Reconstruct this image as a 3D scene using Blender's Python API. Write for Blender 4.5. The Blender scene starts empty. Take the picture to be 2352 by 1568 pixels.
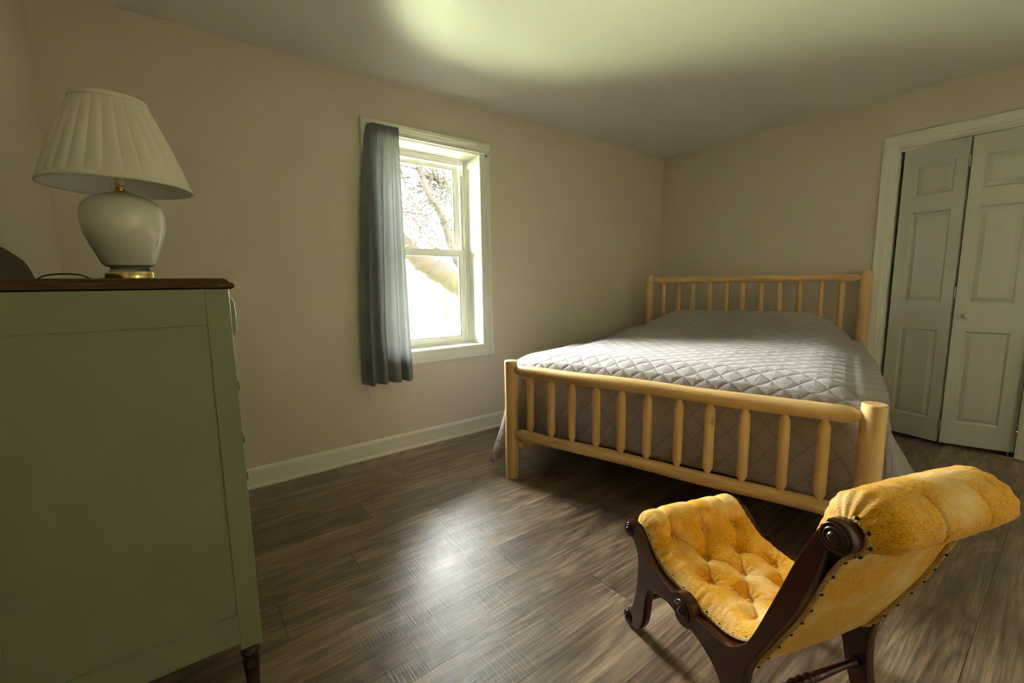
import bpy, bmesh, math, random
from math import sin, cos, pi, radians, sqrt, exp
from mathutils import Vector, Matrix, noise

scene = bpy.context.scene
COL = scene.collection

# ------------------------------------------------------------ camera
CAM_H, YAW, PITCH, ROLL, FPX = 1.1554, 0.6504, 0.1310, -0.0135, 1006.46
Fv = Vector((sin(YAW)*cos(PITCH), cos(YAW)*cos(PITCH), -sin(PITCH)))
Rv = Fv.cross(Vector((0, 0, 1))).normalized(); Uv = Rv.cross(Fv)
R2 = cos(ROLL)*Rv + sin(ROLL)*Uv; U2 = -sin(ROLL)*Rv + cos(ROLL)*Uv
cd = bpy.data.cameras.new('camera'); cam = bpy.data.objects.new('camera', cd); COL.objects.link(cam)
m = Matrix.Identity(4)
for i in range(3):
    m[i][0] = R2[i]; m[i][1] = U2[i]; m[i][2] = -Fv[i]
m[2][3] = CAM_H
cam.matrix_world = m
cd.sensor_fit = 'HORIZONTAL'; cd.sensor_width = 36.0; cd.lens = FPX/2352*36.0; cd.clip_start = 0.02; cd.clip_end = 400
scene.camera = cam

# ------------------------------------------------------------ room constants
D, E_, L_, H = 2.8396, 4.1925, 0.4002, 2.44        # window wall, right wall, left wall, ceiling
YB = -1.3                                           # wall behind the camera
OX0, OX1, OZ0, OZ1 = 1.085, 1.878, 0.69, 2.102      # window opening
W2X0, W2X1, W2Z0, W2Z1 = 1.20, 2.30, 0.80, 2.10      # unseen window added behind the camera for fill light
GZ = -0.5                                           # ground outside

# ------------------------------------------------------------ light, exposure
wld = bpy.data.worlds.new('sky'); scene.world = wld; wld.use_nodes = True
nt = wld.node_tree; nt.nodes.clear()
wo = nt.nodes.new('ShaderNodeOutputWorld'); bg = nt.nodes.new('ShaderNodeBackground')
tc = nt.nodes.new('ShaderNodeTexCoord'); sp = nt.nodes.new('ShaderNodeSeparateXYZ'); rp = nt.nodes.new('ShaderNodeValToRGB')
nt.links.new(tc.outputs['Generated'], sp.inputs[0]); nt.links.new(sp.outputs['Z'], rp.inputs[0])
rp.color_ramp.elements[0].position = 0.0; rp.color_ramp.elements[0].color = (1.0, 0.95, 0.82, 1)
rp.color_ramp.elements[1].position = 0.7; rp.color_ramp.elements[1].color = (0.95, 0.96, 0.95, 1)
nt.links.new(rp.outputs[0], bg.inputs[0]); nt.links.new(bg.outputs[0], wo.inputs[0])
bg.inputs[1].default_value = 9.0

def add_light(name, kind, loc, rot, energy, color=(1, 1, 1), **kw):
    ld = bpy.data.lights.new(name, kind); ld.energy = energy; ld.color = color
    for k, v in kw.items():
        setattr(ld, k, v)
    o = bpy.data.objects.new(name, ld); o.location = loc; o.rotation_euler = rot; COL.objects.link(o)
    return o
sun = add_light('sun', 'SUN', (3, -6, 9), (radians(40), 0, radians(-84)), 7.0, (1.0, 0.95, 0.84), angle=radians(1.0))
por = add_light('window_portal', 'AREA', ((OX0+OX1)/2, D+0.30, (OZ0+OZ1)/2), (radians(-90), 0, 0), 1.0,
                shape='RECTANGLE', size=OX1-OX0+0.1, size_y=OZ1-OZ0+0.1)
por.data.cycles.is_portal = True
fill_por = add_light('window_portal', 'AREA', ((W2X0+W2X1)/2, YB-0.24, (W2Z0+W2Z1)/2), (radians(90), 0, 0), 1.0,
                 shape='RECTANGLE', size=W2X1-W2X0+0.1, size_y=W2Z1-W2Z0+0.1)
fill_por.data.cycles.is_portal = True  # sky portal of the added fill window

scene.view_settings.view_transform = 'Standard'; scene.view_settings.look = 'None'
scene.view_settings.gamma = 1.0; scene.view_settings.use_curve_mapping = False
scene.view_settings.exposure = 3.95
cy = scene.cycles
cy.use_denoising = True
cy.max_bounces = 12; cy.diffuse_bounces = 7; cy.glossy_bounces = 4; cy.transmission_bounces = 8; cy.transparent_max_bounces = 12
cy.sample_clamp_indirect = 12.0
cy.caustics_reflective = False; cy.caustics_refractive = False

# ------------------------------------------------------------ helpers
def link(name, me, mat=None, parent=None, smooth=False, kind=None):
    o = bpy.data.objects.new(name, me); COL.objects.link(o)
    if mat is not None:
        me.materials.append(mat)
    if parent is not None:
        o.parent = parent
    if smooth:
        for p in me.polygons:
            p.use_smooth = True
        if smooth == 'auto':
            o.modifiers.new('edge', 'EDGE_SPLIT').split_angle = radians(38)
    if kind:
        o['kind'] = kind
    return o

class MB:
    def __init__(s): s.v = []; s.f = []
    def add(s, vs, fs):
        b = len(s.v); s.v += [tuple(x) for x in vs]; s.f += [[b+i for i in f] for f in fs]; return s
    def box(s, x0, x1, y0, y1, z0, z1, M=None):
        vs = [Vector((x, y, z)) for x in (x0, x1) for y in (y0, y1) for z in (z0, z1)]
        if M is not None: vs = [M @ v for v in vs]
        return s.add(vs, [(0, 1, 3, 2), (4, 6, 7, 5), (0, 4, 5, 1), (2, 3, 7, 6), (0, 2, 6, 4), (1, 5, 7, 3)])
    def tube(s, pts, rad, n=12, cap=True):
        pts = [Vector(p) for p in pts]; k = len(pts)
        if not hasattr(rad, '__len__'): rad = [rad]*k
        up = None; rings = []
        for i, p in enumerate(pts):
            t = (pts[min(i+1, k-1)]-pts[max(i-1, 0)])
            if t.length < 1e-9: t = Vector((0, 0, 1))
            t.normalize()
            if up is None:
                up = Vector((0, 0, 1)) if abs(t.z) < 0.9 else Vector((1, 0, 0))
            a = t.cross(up)
            if a.length < 1e-6: a = t.cross(Vector((0, 1, 0)))
            a.normalize(); b = a.cross(t).normalized(); up = b
            rings.append([p+rad[i]*(cos(2*pi*j/n)*a+sin(2*pi*j/n)*b) for j in range(n)])
        vs = [v for r in rings for v in r]; fs = []
        for i in range(k-1):
            for j in range(n):
                fs.append((i*n+j, i*n+(j+1) % n, (i+1)*n+(j+1) % n, (i+1)*n+j))
        if cap:
            fs.append(tuple(range(n))[::-1]); fs.append(tuple((k-1)*n+j for j in range(n)))
        return s.add(vs, fs)
    def lathe(s, prof, n=32, M=None, cap=True):
        """prof: (r,z) list around local z."""
        vs = []; fs = []
        for r, z in prof:
            for j in range(n):
                v = Vector((r*cos(2*pi*j/n), r*sin(2*pi*j/n), z))
                vs.append(M @ v if M is not None else v)
        for i in range(len(prof)-1):
            for j in range(n):
                fs.append((i*n+j, i*n+(j+1) % n, (i+1)*n+(j+1) % n, (i+1)*n+j))
        if cap:
            fs.append(tuple(range(n))[::-1]); k = (len(prof)-1)*n; fs.append(tuple(k+j for j in range(n)))
        return s.add(vs, fs)
    def prism(s, poly, d0, d1, fn):
        """poly 2-D outline, fn(a,b,d)->3-D point."""
        n = len(poly)
        vs = [fn(a, b, d0) for a, b in poly]+[fn(a, b, d1) for a, b in poly]
        fs = [tuple(range(n))[::-1], tuple(range(n, 2*n))]+[(i, (i+1) % n, n+(i+1) % n, n+i) for i in range(n)]
        return s.add(vs, fs)
    def grid(s, rows, closed=False):
        n = len(rows[0]); vs = [p for r in rows for p in r]; fs = []
        for i in range(len(rows)-1):
            for j in range(n if closed else n-1):
                fs.append((i*n+j, i*n+(j+1) % n, (i+1)*n+(j+1) % n, (i+1)*n+j))
        return s.add(vs, fs)
    def frame(s, x0, x1, z0, z1, prof, fn):
        """mitred profile round a rectangle; prof = (outward offset, height); fn(x,z,h)->3-D."""
        rows = []
        for o, h in prof:
            rows.append([fn(x0-o, z0-o, h), fn(x1+o, z0-o, h), fn(x1+o, z1+o, h), fn(x0-o, z1+o, h)])
        return s.grid(rows, closed=True)
    def build(s, name, mat=None, parent=None, smooth=False, bevel=0, kind=None, seg=2):
        me = bpy.data.meshes.new(name); me.from_pydata([tuple(v) for v in s.v], [], s.f); me.update()
        b = bmesh.new(); b.from_mesh(me); bmesh.ops.recalc_face_normals(b, faces=b.faces); b.to_mesh(me); b.free()
        o = link(name, me, mat, parent, smooth, kind)
        if bevel:
            bv = o.modifiers.new('bevel', 'BEVEL'); bv.width = bevel; bv.segments = seg; bv.limit_method = 'ANGLE'; bv.angle_limit = radians(35)
        return o

def thing(name, label, cat, loc=(0, 0, 0), rz=0, group=None, kind=None):
    o = bpy.data.objects.new(name, None); COL.objects.link(o); o.location = loc; o.rotation_euler = (0, 0, rz)
    o.empty_display_size = 0.1
    if label: o['label'] = label
    if cat: o['category'] = cat
    if group: o['group'] = group
    if kind: o['kind'] = kind
    return o

def catmull(pts, n=6, closed=False):
    P = [Vector(p) for p in pts]; k = len(P); out = []
    rng = range(k) if closed else range(k-1)
    for i in rng:
        p0 = P[(i-1) % k] if closed or i > 0 else P[0]*2-P[1]
        p1 = P[i]; p2 = P[(i+1) % k]
        p3 = P[(i+2) % k] if closed or i+2 < k else P[-1]*2-P[-2]
        for j in range(n):
            t = j/n
            out.append(0.5*((2*p1)+(p2-p0)*t+(2*p0-5*p1+4*p2-p3)*t*t+(3*p1-p0-3*p2+p3)*t**3))
    if not closed: out.append(P[-1])
    return out

# ------------------------------------------------------------ materials
class NT:
    def __init__(s, name):
        s.m = bpy.data.materials.new(name); s.m.use_nodes = True; s.t = s.m.node_tree
        s.b = s.t.nodes['Principled BSDF']; s.o = s.t.nodes['Material Output']
    def n(s, kind, **kw):
        x = s.t.nodes.new(kind)
        for k, v in kw.items(): setattr(x, k, v)
        return x
    def l(s, a, b): s.t.links.new(a, b)
    def math(s, op, a, b=None, c=None):
        x = s.n('ShaderNodeMath', operation=op)
        for i, q in enumerate((a, b, c)):
            if q is None: continue
            if hasattr(q, 'links'): s.l(q, x.inputs[i])
            else: x.inputs[i].default_value = q
        return x.outputs[0]
    def mix(s, fac, a, b, mode='MIX'):
        x = s.n('ShaderNodeMix', data_type='RGBA', blend_type=mode)
        for i, q in ((0, fac), (6, a), (7, b)):
            if hasattr(q, 'links'): s.l(q, x.inputs[i])
            elif i == 0: x.inputs[0].default_value = q
            else: x.inputs[i].default_value = (*q, 1) if len(q) == 3 else q
        return x.outputs[2]
    def coord(s, out='Object', scale=(1, 1, 1), rot=(0, 0, 0), loc=(0, 0, 0)):
        t = s.n('ShaderNodeTexCoord'); mp = s.n('ShaderNodeMapping')
        mp.inputs['Scale'].default_value = scale; mp.inputs['Rotation'].default_value = rot; mp.inputs['Location'].default_value = loc
        s.l(t.outputs[out], mp.inputs[0]); return mp.outputs[0]
    def noise(s, vec, scale=5, detail=3, rough=0.5, dist=0.0):
        x = s.n('ShaderNodeTexNoise'); x.inputs['Scale'].default_value = scale; x.inputs['Detail'].default_value = detail
        x.inputs['Roughness'].default_value = rough; x.inputs['Distortion'].default_value = dist
        if vec is not None: s.l(vec, x.inputs['Vector'])
        return x.outputs['Fac']
    def ramp(s, fac, stops):
        x = s.n('ShaderNodeValToRGB'); e = x.color_ramp.elements
        while len(e) > len(stops): e.remove(e[-1])
        while len(e) < len(stops): e.new(0.5)
        for q, (p, c) in zip(e, stops):
            q.position = p; q.color = (*c, 1) if hasattr(c, '__len__') else (c, c, c, 1)
        s.l(fac, x.inputs[0]); return x.outputs[0]
    def bump(s, h, strength=0.3, dist=0.01):
        x = s.n('ShaderNodeBump'); x.inputs['Strength'].default_value = strength; x.inputs['Distance'].default_value = dist
        s.l(h, x.inputs['Height'])
        pr = s.b.inputs['Normal'].links
        if pr: s.l(pr[0].from_socket, x.inputs['Normal'])
        s.l(x.outputs[0], s.b.inputs['Normal']); return x
    def set(s, color=None, rough=None, metal=None, spec=None, **kw):
        for k, v in (('Base Color', color), ('Roughness', rough), ('Metallic', metal), ('Specular IOR Level', spec)):
            if v is None: continue
            if hasattr(v, 'links'): s.l(v, s.b.inputs[k])
            elif k == 'Base Color': s.b.inputs[k].default_value = (*v, 1)
            else: s.b.inputs[k].default_value = v
        for k, v in kw.items(): s.b.inputs[k].default_value = v
        return s

def paint(name, col, rough=0.6, bump=0.15, scale=180, var=0.03, spec=0.4):
    k = NT(name); c = k.coord('Object')
    n1 = k.noise(c, 1.7, 3); n2 = k.noise(c, scale, 2)
    a = tuple(x*(1-var) for x in col); b = tuple(min(1, x*(1+var)) for x in col)
    k.set(k.mix(n1, a, b), rough, spec=spec); k.bump(n2, bump, 0.001); return k.m

M = {}
M['wall'] = paint('wall_paint', (0.64, 0.585, 0.49), 0.62, 0.12, 160, 0.02)
M['ceiling'] = paint('ceiling_paint', (0.70, 0.70, 0.655), 0.45, 0.08, 120, 0.01)
M['trim'] = paint('trim_paint', (0.74, 0.735, 0.665), 0.32, 0.05, 60, 0.01)
M['vinyl'] = paint('window_vinyl', (0.78, 0.78, 0.73), 0.3, 0.03, 60, 0.01)
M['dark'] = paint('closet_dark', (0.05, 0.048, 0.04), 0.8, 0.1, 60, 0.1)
M['green'] = paint('sage_green_paint', (0.222, 0.236, 0.150), 0.38, 0.12, 70, 0.03)

k = NT('door_paint'); c = k.coord('Object', (90, 90, 3))
g = k.noise(c, 3, 5, 0.6, 1.2)
k.set((0.55, 0.55, 0.50), 0.42); k.bump(g, 0.12, 0.002); M['door'] = k.m

def metal(name, col, rough, bump=0.0):
    k = NT(name); n = k.noise(k.coord('Object'), 40, 3)
    k.set(k.mix(n, tuple(x*0.9 for x in col), col), k.math('MULTIPLY_ADD', n, 0.15, rough-0.07), 1.0)
    return k.m
M['brass'] = metal('polished_brass', (0.83, 0.66, 0.30), 0.16)
M['oldbrass'] = metal('aged_brass', (0.20, 0.16, 0.09), 0.42)
M['steel'] = metal('hinge_steel', (0.45, 0.45, 0.42), 0.35)
M['nail'] = metal('dark_nail', (0.045, 0.045, 0.04), 0.4)

# floor planks: UV = metres along / across the plank plus a random offset per plank
k = NT('floor_planks')
uv = k.n('ShaderNodeUVMap'); uv.uv_map = 'plank'
def mp(sc):
    x = k.n('ShaderNodeMapping'); x.inputs['Scale'].default_value = sc; k.l(uv.outputs[0], x.inputs[0]); return x.outputs[0]
g0 = k.noise(mp((0.9, 5, 1)), 1.6, 2, 0.5, 0.6)
g1 = k.noise(mp((1.3, 16, 1)), 2.2, 5, 0.62, 0.9)
nr = k.noise(mp((0.75, 5.2, 1)), 1.0, 2, 0.35, 0.3)
ring_ = k.math('SINE', k.math('MULTIPLY', nr, 95.0))
g2 = k.noise(mp((2.6, 75, 1)), 2.0, 5, 0.68)
saw = k.noise(mp((120, 1.6, 1)), 2.0, 2, 0.5, 0.3)
sawm = k.noise(mp((1.2, 2.5, 1)), 2.0, 1)
at = k.n('ShaderNodeAttribute'); at.attribute_name = 'tone'
base = k.ramp(k.math('ADD', k.math('MULTIPLY', g1, 0.6), k.math('MULTIPLY', g0, 0.4)),
              [(0.30, (0.062, 0.038, 0.022)), (0.45, (0.155, 0.104, 0.066)), (0.57, (0.265, 0.190, 0.126)), (0.72, (0.42, 0.315, 0.215))])
base = k.mix(0.62, base, k.ramp(k.math('MULTIPLY_ADD', ring_, 0.5, 0.5), [(0.0, 0.42), (0.35, 0.80), (1.0, 1.06)]), 'MULTIPLY')
base = k.mix(0.60, base, k.ramp(g2, [(0.38, 0.32), (0.56, 1.12)]), 'MULTIPLY')
sawf = k.math('MULTIPLY', k.ramp(saw, [(0.56, 0.0), (0.68, 1.0)]), k.ramp(sawm, [(0.48, 0.0), (0.68, 0.40)]))
base = k.mix(sawf, base, (0.30, 0.26, 0.21))
tn = k.math('MULTIPLY_ADD', at.outputs['Fac'], 0.42, 0.88)
cm = k.n('ShaderNodeVectorMath', operation='SCALE'); k.l(base, cm.inputs[0]); k.l(tn, cm.inputs['Scale'])
k.set(cm.outputs[0], k.math('MULTIPLY_ADD', g2, 0.14, 0.255), spec=0.95)
k.bump(k.math('SUBTRACT', g2, k.math('MULTIPLY', saw, k.ramp(sawm, [(0.35, 0.5), (0.6, 2.4)]))), 0.30, 0.0015)
M['floor'] = k.m
M['gap'] = paint('plank_gap', (0.025, 0.02, 0.016), 0.9)

# peeled pine logs
def pine(name, axis):
    k = NT(name); t = k.n('ShaderNodeTexCoord')
    s1 = (14, 14, 14); s1 = tuple(1.2 if i == axis else 16 for i in range(3))
    a = k.n('ShaderNodeMapping'); a.inputs['Scale'].default_value = s1; k.l(t.outputs['Object'], a.inputs[0])
    n1 = k.noise(a.outputs[0], 2.2, 4, 0.6, 0.5)
    b = k.n('ShaderNodeMapping'); b.inputs['Scale'].default_value = tuple(0.4 if i == axis else 1 for i in range(3)); k.l(t.outputs['Object'], b.inputs[0])
    n2 = k.noise(b.outputs[0], 5.0, 2)
    vo = k.n('ShaderNodeTexVoronoi', feature='F1'); vo.inputs['Scale'].default_value = 1.0
    c = k.n('ShaderNodeMapping'); c.inputs['Scale'].default_value = tuple(4.5 if i == axis else 9 for i in range(3)); k.l(t.outputs['Object'], c.inputs[0])
    k.l(c.outputs[0], vo.inputs['Vector'])
    col = k.ramp(n1, [(0.3, (0.52, 0.325, 0.125)), (0.5, (0.66, 0.445, 0.20)), (0.7, (0.74, 0.53, 0.27))])
    col = k.mix(k.math('MULTIPLY', k.ramp(n2, [(0.45, 0), (0.75, 1)]), 0.35), col, (0.50, 0.28, 0.10))
    col = k.mix(k.ramp(vo.outputs['Distance'], [(0.05, 0.75), (0.13, 0.0)]), col, (0.26, 0.17, 0.09))
    k.set(col, 0.36, spec=0.45); k.bump(n1, 0.15, 0.004)
    return k.m
M['pineX'], M['pineY'], M['pineZ'] = pine('pine_lengthwise', 0), pine('pine_crosswise', 1), pine('pine_upright', 2)

# dark stained mahogany
def darkwood(name, c0, c1, rough, sc=(6, 6, 40)):
    k = NT(name); n1 = k.noise(k.coord('Object', sc), 1.5, 4, 0.5, 0.1); n2 = k.noise(k.coord('Object'), 60, 3)
    k.set(k.mix(n1, c0, c1), k.math('MULTIPLY_ADD', n2, 0.08, rough), spec=0.5); k.bump(n1, 0.03, 0.002)
    return k.m
M['mahog'] = darkwood('dark_mahogany', (0.012, 0.0035, 0.0015), (0.060, 0.014, 0.005), 0.20, (30, 8, 8))
M['mahogtop'] = darkwood('dresser_top_wood', (0.016, 0.007, 0.0025), (0.105, 0.042, 0.009), 0.22, (1.6, 1.6, 90))
M['leg'] = darkwood('turned_leg_wood', (0.014, 0.007, 0.004), (0.040, 0.017, 0.008), 0.22, (14, 14, 3))
M['board'] = darkwood('backboard_wood', (0.055, 0.032, 0.020), (0.10, 0.058, 0.036), 0.5, (10, 3, 10))

# gold matelasse fabric
k = NT('gold_fabric')
co = k.coord('Object')
nd = k.n('ShaderNodeTexNoise'); nd.inputs['Scale'].default_value = 16; nd.inputs['Detail'].default_value = 2; k.l(co, nd.inputs['Vector'])
vm = k.n('ShaderNodeVectorMath', operation='MULTIPLY_ADD'); vm.inputs[1].default_value = (0.10, 0.10, 0.10); k.l(nd.outputs['Color'], vm.inputs[0]); k.l(co, vm.inputs[2])
vo = k.n('ShaderNodeTexVoronoi', feature='DISTANCE_TO_EDGE'); vo.inputs['Scale'].default_value = 150; k.l(vm.outputs[0], vo.inputs['Vector'])
wa = k.n('ShaderNodeTexWave', wave_type='BANDS', bands_direction='DIAGONAL'); wa.inputs['Scale'].default_value = 46; wa.inputs['Distortion'].default_value = 16; wa.inputs['Detail'].default_value = 1.5; wa.inputs['Detail Scale'].default_value = 1.5
k.l(co, wa.inputs['Vector'])
fine = k.noise(co, 900, 2)
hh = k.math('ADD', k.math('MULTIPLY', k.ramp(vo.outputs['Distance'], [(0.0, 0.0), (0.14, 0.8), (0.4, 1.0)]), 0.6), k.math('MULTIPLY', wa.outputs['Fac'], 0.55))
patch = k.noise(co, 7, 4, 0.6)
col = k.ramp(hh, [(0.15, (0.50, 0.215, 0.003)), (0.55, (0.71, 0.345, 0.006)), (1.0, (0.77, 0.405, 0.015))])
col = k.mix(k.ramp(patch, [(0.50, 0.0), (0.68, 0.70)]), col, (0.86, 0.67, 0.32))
k.set(col, 0.62, spec=0.25, **{'Sheen Weight': 0.35, 'Sheen Roughness': 0.4})
k.b.inputs['Sheen Tint'].default_value = (1.0, 0.85, 0.5, 1)
k.bump(hh, 0.50, 0.0010); k.bump(fine, 0.15, 0.0006)
M['gold'] = k.m
k = NT('gold_gimp'); n = k.n('ShaderNodeTexVoronoi'); n.inputs['Scale'].default_value = 260; k.l(k.coord('Object'), n.inputs['Vector'])
k.set(k.mix(n.outputs['Distance'], (0.72, 0.50, 0.17), (0.38, 0.22, 0.05)), 0.8); k.bump(n.outputs['Distance'], 1.0, 0.002); M['gimp'] = k.m

# quilted grey bedspread
k = NT('quilted_grey')
uvq = k.n('ShaderNodeUVMap'); uvq.uv_map = 'quilt'; sx = k.n('ShaderNodeSeparateXYZ'); k.l(uvq.outputs[0], sx.inputs[0])
wn = k.noise(uvq.outputs[0], 3.5, 2); wo2 = k.math('MULTIPLY', k.math('SUBTRACT', wn, 0.5), 0.06)
def tri(sgn):
    a = k.math('ADD', k.math('DIVIDE', sx.outputs[0], 0.128), k.math('MULTIPLY', k.math('DIVIDE', sx.outputs[1], 0.100), sgn))
    a = k.math('ADD', a, wo2)
    f = k.math('FRACT', k.math('ADD', a, 50.0)); return k.math('ABSOLUTE', k.math('SUBTRACT', f, 0.5))   # .5 on a seam
p1 = k.math('SUBTRACT', 0.5, tri(1)); p2 = k.math('SUBTRACT', 0.5, tri(-1))
mn = k.math('MINIMUM', p1, p2)
puff = k.math('POWER', k.math('MINIMUM', k.math('MULTIPLY', mn, 3.0), 1.0), 0.45)
seam = k.ramp(mn, [(0.0, 1.0), (0.035, 0.0)])
w1 = k.noise(uvq.outputs[0], 26, 4, 0.62, 1.2); w2 = k.noise(uvq.outputs[0], 900, 1)
k.set(k.mix(k.math('MULTIPLY', seam, 0.55), (0.285, 0.258, 0.262), (0.14, 0.12, 0.12)), 0.78, spec=0.2, **{'Sheen Weight': 0.25})
k.bump(k.math('ADD', puff, k.math('MULTIPLY', w1, 0.85)), 0.72, 0.007); k.bump(w2, 0.1, 0.0008)
M['quilt'] = k.m
M['mattress'] = paint('mattress_ticking', (0.6, 0.58, 0.54), 0.8)

# curtain cloth: diffuse + translucent weave
k = NT('curtain_cloth'); k.t.nodes.remove(k.b)
co = k.coord('Object'); wx = k.n('ShaderNodeTexWave', wave_type='BANDS', bands_direction='X'); wx.inputs['Scale'].default_value = 90; k.l(co, wx.inputs['Vector'])
wz = k.n('ShaderNodeTexWave', wave_type='BANDS', bands_direction='Z'); wz.inputs['Scale'].default_value = 75; k.l(co, wz.inputs['Vector'])
wf = k.math('MULTIPLY', wx.outputs['Fac'], wz.outputs['Fac'])
cc = k.mix(wf, (0.185, 0.198, 0.205), (0.325, 0.342, 0.345))
d = k.n('ShaderNodeBsdfDiffuse'); t = k.n('ShaderNodeBsdfTranslucent'); mx = k.n('ShaderNodeMixShader'); mx.inputs[0].default_value = 0.19
bp_ = k.n('ShaderNodeBump'); bp_.inputs['Strength'].default_value = 0.4; bp_.inputs['Distance'].default_value = 0.002; k.l(wf, bp_.inputs['Height']); k.l(bp_.outputs[0], d.inputs['Normal'])
k.l(cc, d.inputs[0]); k.l(cc, t.inputs[0]); k.l(d.outputs[0], mx.inputs[1]); k.l(t.outputs[0], mx.inputs[2]); k.l(mx.outputs[0], k.o.inputs[0])
M['curtain'] = k.m

# cream cloth that dims and softens daylight from the added fill window
k = NT('fill_blind_cloth'); k.t.nodes.remove(k.b)
n = k.noise(k.coord('Object'), 200, 2)
d = k.n('ShaderNodeBsdfDiffuse'); d.inputs[0].default_value = (0.5, 0.46, 0.36, 1); t = k.n('ShaderNodeBsdfTranslucent'); k.l(k.mix(n, (0.50, 0.46, 0.34), (0.56, 0.52, 0.40)), t.inputs[0])
mx = k.n('ShaderNodeMixShader'); mx.inputs[0].default_value = 0.40; k.l(d.outputs[0], mx.inputs[1]); k.l(t.outputs[0], mx.inputs[2]); k.l(mx.outputs[0], k.o.inputs[0])
M['fill_blind'] = k.m

# window pane
k = NT('window_glass'); k.t.nodes.remove(k.b)
lw = k.n('ShaderNodeFresnel'); lw.inputs[0].default_value = 1.45
tr = k.n('ShaderNodeBsdfTransparent'); tr.inputs[0].default_value = (0.96, 0.98, 0.97, 1); gl = k.n('ShaderNodeBsdfGlossy'); gl.inputs['Roughness'].default_value = 0.02
mx = k.n('ShaderNodeMixShader'); k.l(lw.outputs[0], mx.inputs[0]); k.l(tr.outputs[0], mx.inputs[1]); k.l(gl.outputs[0], mx.inputs[2]); k.l(mx.outputs[0], k.o.inputs[0])
M['glass'] = k.m

# lamp shade pleated fabric, lamp glass
k = NT('shade_fabric'); k.t.nodes.remove(k.b)
d = k.n('ShaderNodeBsdfDiffuse'); d.inputs[0].default_value = (0.90, 0.88, 0.79, 1); t = k.n('ShaderNodeBsdfTranslucent'); t.inputs[0].default_value = (0.88, 0.85, 0.70, 1)
mx = k.n('ShaderNodeMixShader'); mx.inputs[0].default_value = 0.32; k.l(d.outputs[0], mx.inputs[1]); k.l(t.outputs[0], mx.inputs[2]); k.l(mx.outputs[0], k.o.inputs[0])
M['shade'] = k.m
M['liner'] = paint('shade_liner', (0.78, 0.78, 0.74), 0.5, 0.05)
# milk glass with a crossed thread lattice: clear glass shows between the white threads
k = NT('lattice_glass')
uvl = k.n('ShaderNodeUVMap'); uvl.uv_map = 'wrap'; s2 = k.n('ShaderNodeSeparateXYZ'); k.l(uvl.outputs[0], s2.inputs[0])
def tl(sg):
    a = k.math('ADD', k.math('MULTIPLY', s2.outputs[0], 64), k.math('MULTIPLY', s2.outputs[1], 60*sg))
    f = k.math('FRACT', k.math('ADD', a, 100.0)); return k.math('ABSOLUTE', k.math('SUBTRACT', f, 0.5))
mm = k.math('MAXIMUM', tl(1), tl(-1))
lat = k.ramp(mm, [(0.36, 0.0), (0.44, 1.0)])
k.set(k.mix(lat, (0.86, 0.85, 0.76), (0.64, 0.63, 0.53)), 0.12, spec=0.7, **{'Coat Weight': 0.8, 'Coat Roughness': 0.09})
k.b.inputs['Subsurface Weight'].default_value = 0.0
tb = k.n('ShaderNodeBsdfTransparent'); mx = k.n('ShaderNodeMixShader'); k.l(k.math('MULTIPLY', lat, 0.18), mx.inputs[0])
k.l(k.b.outputs[0], mx.inputs[1]); k.l(tb.outputs[0], mx.inputs[2]); k.l(mx.outputs[0], k.o.inputs[0])
M['lattice'] = k.m
k = NT('clear_glass'); k.set((0.80, 0.82, 0.74), 0.05, **{'Transmission Weight': 0.7, 'IOR': 1.45}); M['clear'] = k.m
M['candle'] = paint('socket_sleeve', (0.72, 0.68, 0.50), 0.5)
M['cord'] = paint('cord_brown', (0.035, 0.028, 0.016), 0.5)

# outdoors
def outdoor(name, stops, sc, rough=0.9, detail=4):
    k = NT(name); n = k.noise(k.coord('Object'), sc, detail, 0.65); k.set(k.ramp(n, stops), rough, spec=0.1); k.bump(n, 0.6, 0.03); return k.m
M['lawn'] = outdoor('lawn_grass', [(0.3, (0.205, 0.225, 0.12)), (0.55, (0.25, 0.262, 0.155)), (0.75, (0.29, 0.295, 0.195))], 0.7)
M['bark'] = outdoor('mossy_bark', [(0.35, (0.0105, 0.0082, 0.0064)), (0.53, (0.0135, 0.0108, 0.0078)), (0.60, (0.0092, 0.0104, 0.0020)), (0.8, (0.0105, 0.0118, 0.0026))], 4.0)
M['twig'] = outdoor('twig_bark', [(0.3, (0.014, 0.0125, 0.0108)), (0.7, (0.018, 0.016, 0.014))], 10.0)
M['foliage'] = outdoor('spring_leaves', [(0.3, (0.017, 0.0138, 0.0108)), (0.7, (0.017, 0.0165, 0.0105))], 3.0)
M['postwood'] = outdoor('weathered_post', [(0.3, (0.0105, 0.0095, 0.0082)), (0.7, (0.0105, 0.0095, 0.0082))], 3.0)
M['siding'] = paint('outside_siding', (0.5, 0.5, 0.47), 0.8)

# ------------------------------------------------------------ room shell
WT = 0.30
b = MB()
G_ = 0.013
b.box(-L_-0.2, OX0-G_, D, D+WT, -0.1, H+0.1); b.box(OX1+G_, E_+0.9, D, D+WT, -0.1, H+0.1)
b.box(OX0-G_, OX1+G_, D, D+WT, -0.1, OZ0-G_); b.box(OX0-G_, OX1+G_, D, D+WT, OZ1+G_, H+0.1)
b.build('wall_back', M['wall'], kind='structure')
MB().box(-L_-0.2, -L_, YB-0.2, D, -0.1, H+0.1).build('wall_left', M['wall'], kind='structure')
b = MB()                                # wall behind the camera, cut open for the added fill window
b.box(-L_, W2X0, YB-0.2, YB, -0.1, H+0.1); b.box(W2X1, E_+0.9, YB-0.2, YB, -0.1, H+0.1)
b.box(W2X0, W2X1, YB-0.2, YB, -0.1, W2Z0); b.box(W2X0, W2X1, YB-0.2, YB, W2Z1, H+0.1)
b.build('wall_front', M['wall'], kind='structure')
DY0, DY1, DZ = 0.186, 0.922, 2.080       # closet opening in the right wall
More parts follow.
